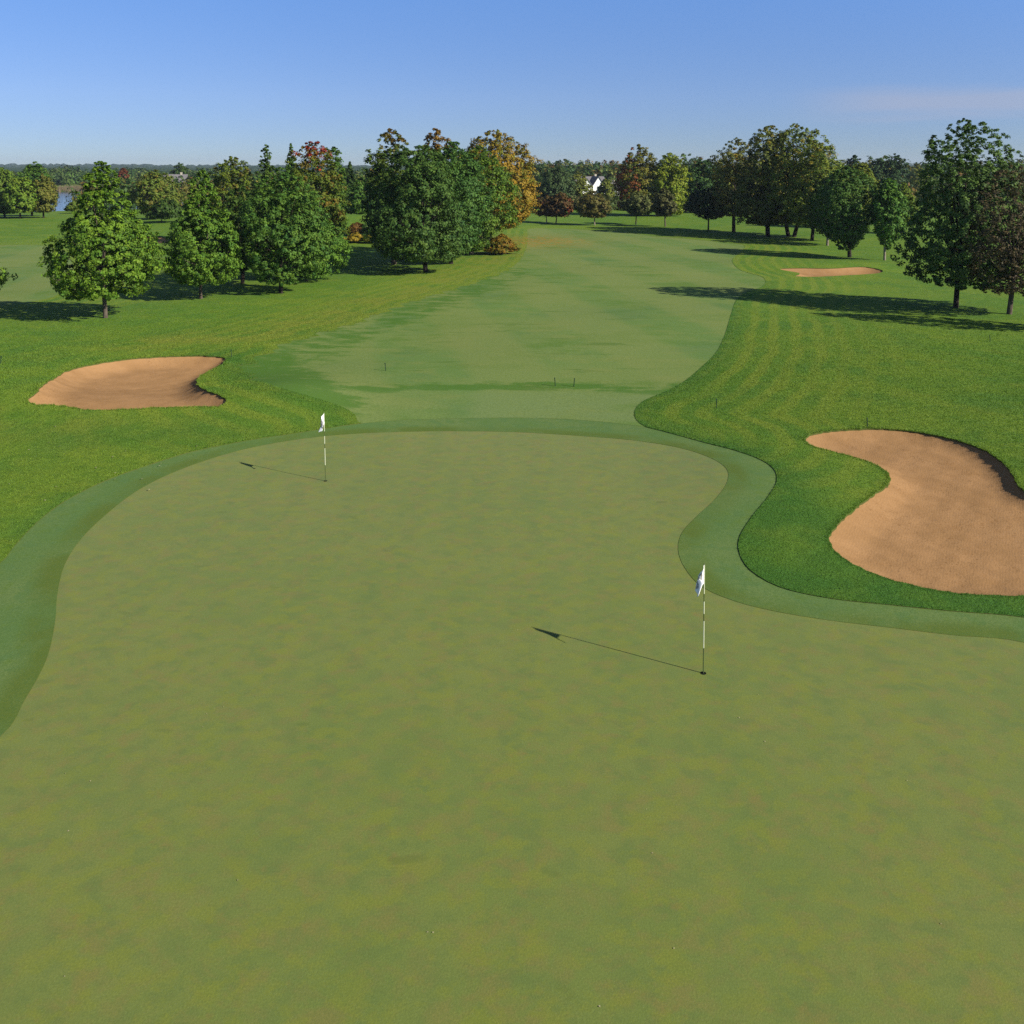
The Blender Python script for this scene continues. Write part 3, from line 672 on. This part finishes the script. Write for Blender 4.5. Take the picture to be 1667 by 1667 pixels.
T('rust_shrub', 'rust brown shrub in front of the bright grass mound', y=122, px=580, top=362, l=562, r_=600, bot=379, shape='bush', cols=((.085, .045, .020), (.068, .045, .020)), leaf=.28, nc=90, nl=40, rc=.5, seed=30, cat='shrub', wob=.5)
T('dark_shrub', 'dark shrub right of the rust brown shrub', y=121, px=604, top=362, l=590, r_=618, bot=380, shape='bush', cols=((.030, .030, .018), (.045, .045, .02)), leaf=.3, nc=40, nl=40, rc=.5, seed=31, cat='shrub', wob=.5)
T('golden_shrub', 'golden yellow shrub left of the centre clump', y=114, px=578, top=378, l=564, r_=597, bot=402, shape='bush', cols=((.155, .110, .020), (.115, .105, .022)), leaf=.26, nc=110, nl=44, rc=.5, seed=32, cat='shrub', wob=.5)
T('golden_shrub', 'yellow green shrub touching the golden yellow shrub', y=113, px=606, top=379, l=592, r_=618, bot=402, shape='bush', cols=((.105, .105, .022), (.085, .095, .020)), leaf=.26, nc=100, nl=44, rc=.5, seed=33, cat='shrub', wob=.5)
# far end of the fairway
BRN = ((.058, .030, .020), (.050, .042, .022))
T('small_tree', 'dark reddish small tree beside the golden autumn tree', (890, 363), top=318, l=866, r_=912, bot=352, shape='round', cols=BRN, accent=((.09, .03, .022), .12), leaf=.4, nc=90, nl=36, rc=.7, bark='palebark', seed=34, group=Mr)
T('small_tree', 'small tree with scarlet leaves on its right half', (905, 364), top=312, l=890, r_=936, bot=353, shape='round', cols=BRN, accent=((.095, .028, .02), .4, 0), leaf=.4, nc=90, nl=36, rc=.7, seed=35, group=Mr)
T('small_tree', 'brown green small tree standing clear below the white house', (968, 367), top=310, l=938, r_=994, bot=354, shape='round', cols=((.048, .044, .022), (.066, .066, .026)), leaf=.4, nc=110, nl=38, rc=.75, bark='palebark', seed=36, group=Mr)
T('small_tree', 'pale grey green small tree with a dark trunk', (1035, 366), top=312, l=1012, r_=1062, bot=350, shape='vase', cols=((.072, .088, .048), (.040, .052, .026)), leaf=.4, nc=100, nl=38, rc=.75, bark='darkbark', seed=37, group=Mr)
T('small_tree', 'dull grey green small tree in front of the yellow green tree', (1083, 369), top=306, l=1060, r_=1102, bot=352, shape='oval', cols=((.050, .060, .036), (.042, .046, .028)), leaf=.4, nc=100, nl=38, rc=.75, seed=38, group=Mr)
T('small_tree', 'black green low tree left of the big right hand clump', (1153, 376), top=305, l=1116, r_=1200, bot=357, shape='vase', cols=((.018, .028, .016), (.030, .044, .022)), leaf=.36, nc=150, nl=42, rc=.85, bark='darkbark', seed=39, group=Mr)
T('turning_tree', 'tree with a crimson left side and olive right side', y=178, px=1040, top=235, l=998, r_=1082, bot=356, shape='round', cols=((.060, .080, .018), (.092, .085, .020)), accent=((.105, .040, .022), .7, 180), leaf=.46, nc=210, nl=42, rc=1.15, seed=40, group=Bk)
T('yellow_green_tree', 'yellow green tree right of the crimson sided tree', y=176, px=1092, top=246, l=1062, r_=1122, bot=360, shape='column', cols=((.075, .115, .016), (.110, .140, .020)), leaf=.46, nc=180, nl=42, rc=1.1, seed=41, group=Bk)
T('dark_tree', 'tall dark green tree left of the white house', y=215, px=905, top=268, l=872, r_=938, bot=350, shape='round', cols=((.026, .048, .030), (.034, .058, .030)), leaf=.55, nc=150, nl=40, rc=1.5, seed=42, group=Bk)
T('olive_tree', 'light olive tree just below and left of the white house', y=222, px=938, top=279, l=912, r_=966, bot=350, shape='round', cols=((.075, .090, .022), (.060, .080, .020)), leaf=.55, nc=90, nl=38, rc=1.2, seed=43, group=Bk)
T('olive_tree', 'light olive tree just below and right of the white house', y=225, px=986, top=290, l=969, r_=1004, bot=350, shape='round', cols=((.080, .095, .022), (.050, .075, .020)), leaf=.55, nc=80, nl=38, rc=1.1, seed=44, group=Bk)
T('dark_tree', 'deep green broad tree right of the yellow green tree', y=190, px=1140, top=257, l=1108, r_=1180, bot=352, shape='round', cols=((.022, .055, .024), (.034, .070, .026)), leaf=.5, nc=190, nl=42, rc=1.2, seed=45, group=Bk)
# right hand clump
MX = ((.040, .056, .022), (.072, .085, .024))
T('broadleaf_tree', 'grey green thin topped tree at the left of the right hand clump', y=134, px=1196, top=224, l=1152, r_=1248, bot=352, shape='round', cols=((.066, .084, .040), (.087, .099, .040)), accent=((.13, .10, .02), .12), leaf=.34, nc=250, nl=40, rc=.9, seed=46, group=Rr, bark='darkbark', wob=.3)
T('broadleaf_tree', 'tall dark trunked tree with yellow patches in the right hand clump', (1250, 385), top=204, l=1196, r_=1306, bot=366, shape='spread', cols=((.040, .058, .024), (.087, .106, .029)), accent=((.115, .105, .022), .2), leaf=.32, nc=400, nl=46, rc=.95, bark='darkbark', tr=.3, seed=47, group=Rr, wob=.3)
T('broadleaf_tree', 'tallest tree of the right hand clump with two dark trunks', (1288, 386), top=201, l=1228, r_=1366, bot=362, shape='spread', cols=((.045, .071, .024), (.098, .129, .029)), accent=((.12, .11, .024), .14), leaf=.32, nc=420, nl=46, rc=.95, bark='darkbark', tr=.26, stems=2, seed=48, group=Rr, wob=.3)
T('broadleaf_tree', 'yellowing tree on the right flank of the right hand clump', (1322, 392), top=232, l=1278, r_=1392, bot=370, shape='spread', cols=((.042, .074, .024), (.106, .139, .029)), accent=((.13, .12, .03), .16), leaf=.30, nc=320, nl=46, rc=.9, bark='darkbark', tr=.22, seed=49, group=Rr)
T('broadleaf_tree', 'dark tree with a pale trunk behind the vase shaped tree', (1347, 400), top=284, l=1312, r_=1392, bot=382, shape='round', cols=G3, leaf=.28, nc=170, nl=46, rc=.7, bark='palebark', tr=.15, seed=50, group=Rr)
T('vase_tree', 'vase shaped green tree behind the thin far bunker', (1383, 419), top=270, l=1322, r_=1432, bot=408, shape='vase', cols=((.024, .060, .024), (.050, .098, .029)), leaf=.26, nc=320, nl=52, rc=.75, bark='darkbark', tr=.2, seed=51, group=Rr, limbs=26)
T('broadleaf_tree', 'slender green tree on a pale trunk right of the vase shaped tree', (1440, 424), top=288, l=1416, r_=1478, bot=406, shape='vase', cols=((.031, .084, .026), (.062, .126, .031)), leaf=.26, nc=190, nl=50, rc=.65, bark='palebark', tr=.12, seed=52, group=Rr)
T('yellow_green_tree', 'yellow green rounded tree rising behind the vase shaped tree', y=140, px=1400, top=262, l=1368, r_=1432, bot=360, shape='round', cols=((.065, .095, .016), (.090, .115, .020)), leaf=.36, nc=150, nl=42, rc=.85, seed=53, group=Bk)
T('yellow_green_tree', 'small yellow green tree showing left of the tall right tree', y=130, px=1468, top=296, l=1446, r_=1492, bot=370, shape='round', cols=((.055, .092, .018), (.085, .125, .022)), leaf=.34, nc=110, nl=42, rc=.75, seed=54, group=Bk)
T('cottonwood_tree', 'tallest tree at the right, dark green with a straight dark trunk', (1556, 501), top=192, l=1474, r_=1664, bot=466, shape='spread', cols=((.026, .055, .026), (.055, .102, .034)), leaf=.19, nc=640, nl=50, rc=.46, bark='darkbark', tr=.16, seed=55, group=Rr, limbs=34, lean=.04, wob=.34)
T('copper_tree', 'brown purple sparse tree with a leaning trunk at the right edge', (1643, 512), top=268, l=1562, r_=1740, bot=478, shape='round', cols=((.043, .036, .038), (.062, .054, .043)), leaf=.17, nc=430, nl=32, rc=.42, bark='bark', tr=.15, seed=56, group=Rr, limbs=60, lean=.10)
# beyond the frame but casting a shadow or reaching in
T('maple_tree', 'leafy branch tips of a tree reaching in at the left edge', (-62, 512), top=330, l=-134, r_=4, bot=490, shape='maple', cols=G1, leaf=.2, nc=160, nl=40, rc=.55, seed=57, group=Lr)
T('maple_tree', 'tree outside the right edge whose shadow lies on the rough', (1740, 540), top=300, l=1690, r_=1800, bot=520, shape='round', cols=G2, leaf=.22, nc=120, nl=40, rc=.55, seed=58, group=Rr)

# far woods: one mass each
def woods(label, items, seed, leaf=.9, nc=16, nl=16):
    r = np.random.default_rng(seed); VV, CC = [], []
    for (x, y, ht, wd, shp, col) in items:
        z = float(h0(x, y)); c, rad, t, th = clumps(r, shp, ht * .04, ht, wd, nc, wd * .42)
        cc = np.array(col)[None] * r.uniform(.7, 1.3, (nc, 1))
        V, K = leafcloud(r, c, rad, nl, leaf, cc, .9, np.array([0, 0, ht * .4]))
        VV.append(V + np.array([x, y, z])); CC.append(K)
    return tag(polymesh('woods', np.vstack(VV), 4, M['leaf'], None, np.vstack(CC)), label, 'woods', None, 'stuff')
def belt(seed, y0, y1, p0, p1, n, topf, wd, shapes, cols):
    r = np.random.default_rng(seed); its = []
    for i in range(n):
        y = r.uniform(y0, y1); px = r.uniform(p0, p1); x = xat(px, 300, y)
        tp = topf(px) + abs(r.normal(0, 3.2)) + (0 if y > (y0 + y1) / 2 else 6)
        ht = max(2.5, zat(tp, y) - float(h0(x, y)))
        its.append((x, y, ht, wd * r.uniform(.7, 1.3), shapes[r.integers(len(shapes))], cols[r.integers(len(cols))]))
    return its
DG = [(.020, .045, .022), (.030, .058, .022), (.038, .068, .024), (.024, .050, .028)]
OG = DG + [(.060, .075, .024), (.075, .080, .028), (.085, .060, .028)]
woods('distant dark green woods across the lake, along the skyline at the left', belt(1, 455, 640, -60, 620, 330, lambda p: 268 + 5 * (p > 130) + 2 * math.sin(p * .05) , 6.5, ('round', 'oval', 'bush'), DG + [(.05, .07, .03)]), 1, 1.3)
woods('green wooded rise behind the white house at the end of the fairway', belt(2, 330, 460, 840, 1130, 190, lambda p: 256 + abs(p - 935) * .05, 5.5, ('round', 'oval', 'column'), OG), 2, 1.1) 
woods('dark pines and hardwoods along the skyline at the right', belt(3, 225, 330, 1095, 1720, 250, lambda p: 252 + 4 * math.sin(p * .06) + (4 if p > 1480 else 0), 4.6, ('round', 'oval', 'column', 'cone'), OG), 3, .9)
woods('low brown green undergrowth closing off the far end of the fairway', belt(4, 196, 226, 860, 1420, 170, lambda p: 335 + 6 * math.sin(p * .09), 2.6, ('bush', 'round'), [(.05, .045, .03), (.035, .045, .025), (.03, .05, .022), (.06, .06, .03)]), 4, .55)
woods('mixed green trees in the gap behind the left row', belt(5, 200, 300, 130, 660, 120, lambda p: 283 - (p > 400) * 10, 4.6, ('round', 'oval', 'column'), OG), 5, .8)

# single pines standing up from the skyline at the right
for i, (px, tp, wd, lab) in enumerate([(1390, 252, 16, 'dark pine tip on the skyline just right of the right hand clump'), (1428, 257, 20, 'blunt dark pine on the skyline, middle of the three'), (1456, 249, 22, 'tallest dark pine on the skyline left of the tall right tree')]):
    T('pine_tree', lab, y=214, px=px, top=tp, l=px - wd, r_=px + wd, bot=330, shape='column', cols=((.018, .040, .026), (.026, .052, .028)), leaf=.55, nc=110, nl=34, rc=1.0, seed=70 + i, group='pines on the right skyline', bark='darkbark')

# ------------------------------------------------------------------ houses
def house(name, label, px, y, z0, wid, dep, eave, ridge, wall_m, rot, cross=None):
    x = xat(px, 295, y); o = empty(name, (x, y, z0)); o.rotation_euler = (0, 0, rot)
    mb = MB(); mb.box(-wid / 2, -dep / 2, -1, wid / 2, dep / 2, eave)
    for s in (-1, 1):      # gable triangles on the end walls
        mb.add(([(s * wid / 2, -dep / 2, eave), (s * wid / 2, dep / 2, eave), (s * wid / 2, 0, ridge)], [(0, 1, 2)]))
    mb.build('wall', wall_m, o)
    ov = .45; k = (ridge - eave) / (dep / 2)
    rf = MB()
    for s in (-1, 1):
        a = [(-wid / 2 - ov, s * (dep / 2 + ov), eave - k * ov + .05), (wid / 2 + ov, s * (dep / 2 + ov), eave - k * ov + .05), (wid / 2 + ov, 0, ridge + .05), (-wid / 2 - ov, 0, ridge + .05)]
        b = [(p[0], p[1], p[2] + .22) for p in a]
        rf.add((a + b, [(0, 1, 2, 3), (7, 6, 5, 4), (0, 4, 5, 1), (1, 5, 6, 2), (2, 6, 7, 3), (3, 7, 4, 0)]))
    roof = rf.build('roof', M['shingle'], o)
    ch = MB(); ch.box(wid * .22, -.35, ridge - .8, wid * .22 + .7, .35, ridge + .9); ch.box(wid * .22 - .06, -.41, ridge + .9, wid * .22 + .76, .41, ridge + 1.05)
    ch.build('chimney', M['cream'], roof)
    for gx_, gw, gr in cross or ():
        g = MB(); g.box(gx_ - gw / 2, -dep / 2 - 1.6, -1, gx_ + gw / 2, -dep / 2 - .003, eave)
        g.add(([(gx_ - gw / 2, -dep / 2 - 1.6, eave), (gx_ + gw / 2, -dep / 2 - 1.6, eave), (gx_, -dep / 2 - 1.6, gr)], [(0, 1, 2)]))
        gb = g.build('gable', wall_m, o)
        tr_ = MB()
        for s in (-1, 1):
            dx = gw / 2 + .3; kk = (gr - eave) / (gw / 2)
            a = [(gx_ + s * dx, -dep / 2 - 1.9, eave - kk * .3 + .06), (gx_ + s * dx, 0, eave - kk * .3 + .06), (gx_, 0, gr + .06), (gx_, -dep / 2 - 1.9, gr + .06)]
            b = [(p[0], p[1], p[2] + .2) for p in a]
            tr_.add((a + b, [(0, 1, 2, 3), (7, 6, 5, 4), (0, 4, 5, 1), (1, 5, 6, 2), (2, 6, 7, 3), (3, 7, 4, 0)]))
        tr_.build('gable_roof', M['shingle'], o)
        wn = MB(); wn.box(gx_ - .5, -dep / 2 - 1.66, eave - 1.7, gx_ + .5, -dep / 2 - 1.603, eave - .3); wf = wn.build('window', M['glass'], o)
        fr = MB()
        f0, f1 = (gx_ - .6, gx_ + .6, eave - 1.8, eave - .2), (gx_ - .5, gx_ + .5, eave - 1.7, eave - .3); yf = -dep / 2 - 1.68
        q = [(a_, yf, b_) for (x0, x1, z0, z1) in (f0, f1) for a_, b_ in ((x0, z0), (x1, z0), (x1, z1), (x0, z1))]
        q += [(a_, yf + .075, b_) for a_, _, b_ in q]
        fr.add((q, [(k, (k + 1) % 4, 4 + (k + 1) % 4, 4 + k) for k in range(4)] + [((k + 1) % 4, k, 8 + k, 8 + (k + 1) % 4) for k in range(4)] + [(4 + k, 4 + (k + 1) % 4, 12 + (k + 1) % 4, 12 + k) for k in range(4)]))
        fr.build('frame', M['white'], wf)
    for wx in (-wid * .3, 0, wid * .3):
        wn = MB(); wn.box(wx - .45, -dep / 2 - .05, eave - 1.9, wx + .45, -dep / 2 - .003, eave - .5); wn.build('window', M['glass'], o)
    tag(o, label, 'house'); return o
hx = 315.0
house('white_house', 'white house with steep grey gables seen among the trees at the far end', 957, hx, float(h0(27, hx)), 11, 8, 3.4, 6.2, M['siding'], R(18), ((1.6, 4.0, 6.3), (-2.6, 3.4, 5.6)))
house('white_garage', 'small white gabled outbuilding right of the white house', 997, 306, float(h0(34, 306)), 5, 4, 2.6, 4.3, M['siding'], R(70))
house('grey_roof_house', 'cream house under a grey roof below the dark dome tree', 286, 345, 0.0, 8, 8, 4.0, 6.6, M['cream'], R(12), ((-2.6, 2.6, 6.2),))

# reeds on the far lake shore
r = np.random.default_rng(9); n = 4200
bx = r.uniform(-260, -90, n); by = r.uniform(390, 402, n); bz = h0(bx, by); hh = r.uniform(1.3, 2.4, n); ww = r.uniform(.12, .3, n); ln = r.normal(0, .25, n)
V = np.stack([np.c_[bx - ww, by, bz], np.c_[bx + ww, by, bz], np.c_[bx + ln, by + r.normal(0, .2, n), bz + hh]], 1).reshape(-1, 3)
cc = np.repeat(np.array([.24, .19, .10]) * r.uniform(.7, 1.25, (n, 1)), 3, 0)
tag(polymesh('reeds', V, 3, M['reed'], None, cc), 'tan reeds along the far shore of the lake', 'reeds', None, 'stuff')

# ------------------------------------------------------------------ flags, cups, stakes
def flagstick(label, base, seed=0.0, away=(-1, 0), amp=.05, lean=0.0):
    X, Y, Z = at(*base); hgt = 2.13
    o = empty('golf_flag', (X, Y, Z))
    o.rotation_euler = (0, R(lean), 0)
    bands = [(-.02, .50, 'polegreen'), (.50, 1.03, 'polewhite'), (1.03, 1.17, 'polegreen'), (1.17, 1.41, 'polewhite'), (1.41, 1.56, 'polegreen'), (1.56, hgt, 'polewhite')]
    mb = MB(); keys = ['polewhite', 'polegreen']
    for a, b, k in bands:
        ra = .0115 - .003 * a / hgt; rb_ = .0115 - .003 * b / hgt
        mb.add(tube([(0, 0, a), (0, 0, b)], [ra, rb_], 12, False), keys.index(k))
    mb.add(tube([(0, 0, hgt), (0, 0, hgt + .012), (0, 0, hgt + .02)], [.0135, .012, .004], 12), 1)
    mb.build('pole', [M[k] for k in keys], o, True)
    # limp cloth: rows run along the pole (v), columns away from it (u); the free end hangs down in folds
    nu, nv = 26, 14; V, Fc, mi = [], [], []
    ex, ey = away
    for j in range(nv + 1):
        v = j / nv
        for i in range(nu + 1):
            u = i / nu
            out_ = .26 * (1 - math.exp(-2.2 * u)) * (.45 + .55 * v)
            z = hgt - .012 - .36 * v - .30 * u ** 1.2 * (1 - .42 * v)
            fold = amp * (math.sin(u * 7.0 + v * 1.2 + seed) * min(1, u * 3) + .45 * math.sin(u * 14 + 2 * v + seed) * u)
            V.append((ex * (.012 + out_) - ey * fold, ey * (.012 + out_) + ex * fold, z))
    for j in range(nv):
        for i in range(nu):
            Fc.append((j * (nu + 1) + i, j * (nu + 1) + i + 1, (j + 1) * (nu + 1) + i + 1, (j + 1) * (nu + 1) + i))
            a, b = (i + .5) / nu, (j + .5) / nv
            q = ((a - .5) / .30) ** 2 + ((b - .5) / .40) ** 2
            mi.append(1 if q < 1 and not (.25 < q < .42) else 0)
    fl = obj('flag', V, Fc, [M['cloth'], M['print']], o, True, mi)
    sm = fl.modifiers.new('thick', 'SOLIDIFY'); sm.thickness = .003
    tag(o, label, 'flag', 'flags on the putting green')
    # the cup round the stick: shade of the hole painted as a flat black disc, with a thin pale liner
    c = MB(); n = 28
    ringv = [(math.cos(2 * math.pi * k / n), math.sin(2 * math.pi * k / n)) for k in range(n)]
    c.add(([(.054 * a, .054 * b, .004) for a, b in ringv], [tuple(range(n))]), 0)
    rv = [(.054 * a, .054 * b, .005) for a, b in ringv] + [(.057 * a, .057 * b, .005) for a, b in ringv]
    c.add((rv, [(k, n + k, n + (k + 1) % n, (k + 1) % n) for k in range(n)]), 1)
    co = c.build('hole_cup', [M['black'], M['lip']]); co.location = (X, Y, Z)
    tag(co, label.split(' flag')[0] + ' flag\'s dark cup hole cut in the green', 'hole', 'holes in the putting green')
    return o
flagstick('near white flag on a banded stick with the long shadow', (1145, 1096), .3, (-.80, -.60), .05, -.3)
flagstick('far white flag on a banded stick at the back left of the green', (530, 783), 2.1, (-.35, -.94), .055, -.5)

stk = [((377, 582), 'beside the tip of the left bunker'), ((628, 604), 'alone on the left half of the fairway'), ((904, 629), 'left one of the pair in front of the green'),
       ((934, 630), 'right one of the pair in front of the green'), ((1166, 665), 'in the rough above the right collar'), ((1612, 557), 'in the far rough below the tall right tree'),
       ((1412, 697), 'at the back rim of the big right bunker'), ((1, 593), 'at the left edge of the photo beside the left bunker')]
proto = None
for p, where in stk:
    X, Y, Z = at(*p)
    if proto is None:
        o = empty('marker_stake', (X, Y, Z)); mb = MB()
        mb.add(tube([(0, 0, -.05), (0, 0, .36)], [.019, .019], 8)); mb.build('post', M['stake'], o)
        mb = MB(); mb.add(tube([(0, 0, .36), (0, 0, .385), (0, 0, .40)], [.027, .027, .012], 10)); mb.build('cap', M['stake'], o)
        proto = o
    else:
        o = proto.copy(); COL.objects.link(o); o.location = (X, Y, Z)
        for ch in proto.children:
            q = ch.copy(); COL.objects.link(q); q.parent = o
    o.rotation_euler = (R(random.Random(p[0]).uniform(-4, 4)), R(random.Random(p[1]).uniform(-5, 5)), 0)
    tag(o, 'dark green marker stake ' + where, 'stake', 'marker stakes around the green')

# ------------------------------------------------------------------ grass blades of the near rough, fallen leaves
r = np.random.default_rng(21)
tri = GV[GF[reg == 0]]; tc_ = tri.mean(1); dd = np.hypot(tc_[:, 0], tc_[:, 1]); ang = np.abs(np.degrees(np.arctan2(tc_[:, 0], tc_[:, 1])))
ok = (dd < 74) & (tc_[:, 1] > 8) & (ang < 36)
tri = tri[ok]; dd = dd[ok]
ar = .5 * np.abs((tri[:, 1, 0] - tri[:, 0, 0]) * (tri[:, 2, 1] - tri[:, 0, 1]) - (tri[:, 2, 0] - tri[:, 0, 0]) * (tri[:, 1, 1] - tri[:, 0, 1]))
wgt = ar / np.maximum(dd, 14) ** 1.5 * (1 - sstep(38, 74, dd)) + 1e-12; nb = 420000
k = r.choice(len(tri), nb, p=wgt / wgt.sum()); u = r.random(nb); v = r.random(nb); fl_ = u + v > 1; u[fl_] = 1 - u[fl_]; v[fl_] = 1 - v[fl_]
T3 = tri[k]; P = T3[:, 0] + (T3[:, 1] - T3[:, 0]) * u[:, None] + (T3[:, 2] - T3[:, 0]) * v[:, None]
# a thicker fringe round the bunkers and the collar
fr = []
for poly, m_ in ((lb, 9000), (rb, 14000), (collar, 16000)):
    i = r.integers(len(poly), size=m_); q = poly[i] + r.normal(0, .07, (m_, 2)); fr.append(q[~inside(poly, q[:, 0], q[:, 1])])
fr = np.vstack(fr); fr = fr[~inside(green, fr[:, 0], fr[:, 1]) & ~inside(fairway, fr[:, 0], fr[:, 1]) & (fr[:, 1] > 8)]
P = np.vstack([P, fr]); nb = len(P); D = np.hypot(P[:, 0], P[:, 1])
z = h0(P[:, 0], P[:, 1]) + .020; hh = r.uniform(.020, .042, nb) * np.clip(D / 30, .8, 1.35); ww = .0035 * np.clip(D / 12, 1, 4.5) * r.uniform(.7, 1.4, nb)
th = r.uniform(0, 6.283, nb); hh[-len(fr):] *= r.uniform(1.0, 1.9, len(fr)); lx = r.normal(0, .5, nb) * hh; ly = r.normal(0, .5, nb) * hh
V = np.stack([np.c_[P[:, 0] - ww * np.cos(th), P[:, 1] - ww * np.sin(th), z], np.c_[P[:, 0] + ww * np.cos(th), P[:, 1] + ww * np.sin(th), z], np.c_[P[:, 0] + lx, P[:, 1] + ly, z + hh]], 1).reshape(-1, 3)
cc = np.repeat(r.uniform(1.05, 1.5, (nb, 1)) * np.array([1, 1, 1]), 3, 0)
g = polymesh('rough_grass', V, 3, M['blade'], None, cc)
AT = attrs(P[:, 0], P[:, 1])
for kk in ('edge', 'rim', 'dry', 'leafy'):
    a = g.data.attributes.new(kk, 'FLOAT', 'POINT')
    if len(g.data.vertices) == 3 * nb: a.data.foreach_set('value', np.repeat(AT[kk], 3).astype(np.float32))
tag(g, 'short green grass blades of the rough round the green', 'grass', None, 'stuff')

r = np.random.default_rng(33); VV, cc = [], []
spots = [(10 + 330 * r.random(), 690 + 130 * r.random()) for _ in range(26)] + [(r.uniform(80, 1640), r.uniform(820, 1640)) for _ in range(26)] + [(r.uniform(60, 300), r.uniform(500, 560)) for _ in range(10)]
for p in spots:
    X, Y, Z = at(*p); s = r.uniform(.012, .03) * (1.4 if p[1] < 830 else .6); a = r.uniform(0, 6.28); ca, sa = math.cos(a) * s, math.sin(a) * s
    VV += [(X - ca, Y - sa, Z + .055), (X + sa * .7, Y - ca * .7, Z + .06), (X + ca, Y + sa, Z + .055), (X - sa * .7, Y + ca * .7, Z + .065)] if p[1] < 830 else \
          [(X - ca, Y - sa, Z + .006), (X + sa * .7, Y - ca * .7, Z + .012), (X + ca, Y + sa, Z + .006), (X - sa * .7, Y + ca * .7, Z + .014)]
    cc += [np.array([.42, .38, .22]) * r.uniform(.7, 1.3)] * 4
tag(polymesh('fallen_leaves', np.array(VV), 4, M['leaf'], None, np.array(cc)), 'pale fallen leaves scattered over the grass', 'leaves', None, 'stuff')

# ------------------------------------------------------------------ air
HAZE = 0.00011
if HAZE:
    mb = MB(); mb.box(-4500, -300, -6, 4500, 4600, 48)
    n = N('haze_air'); vn = n.t.nodes.new('ShaderNodeVolumePrincipled')
    vn.inputs['Color'].default_value = (.62, .74, .95, 1); vn.inputs['Density'].default_value = HAZE; vn.inputs['Anisotropy'].default_value = 0.1
    n.t.links.new(vn.outputs[0], n.out.inputs['Volume'])
    tag(mb.build('haze', n.m), kind='stuff')
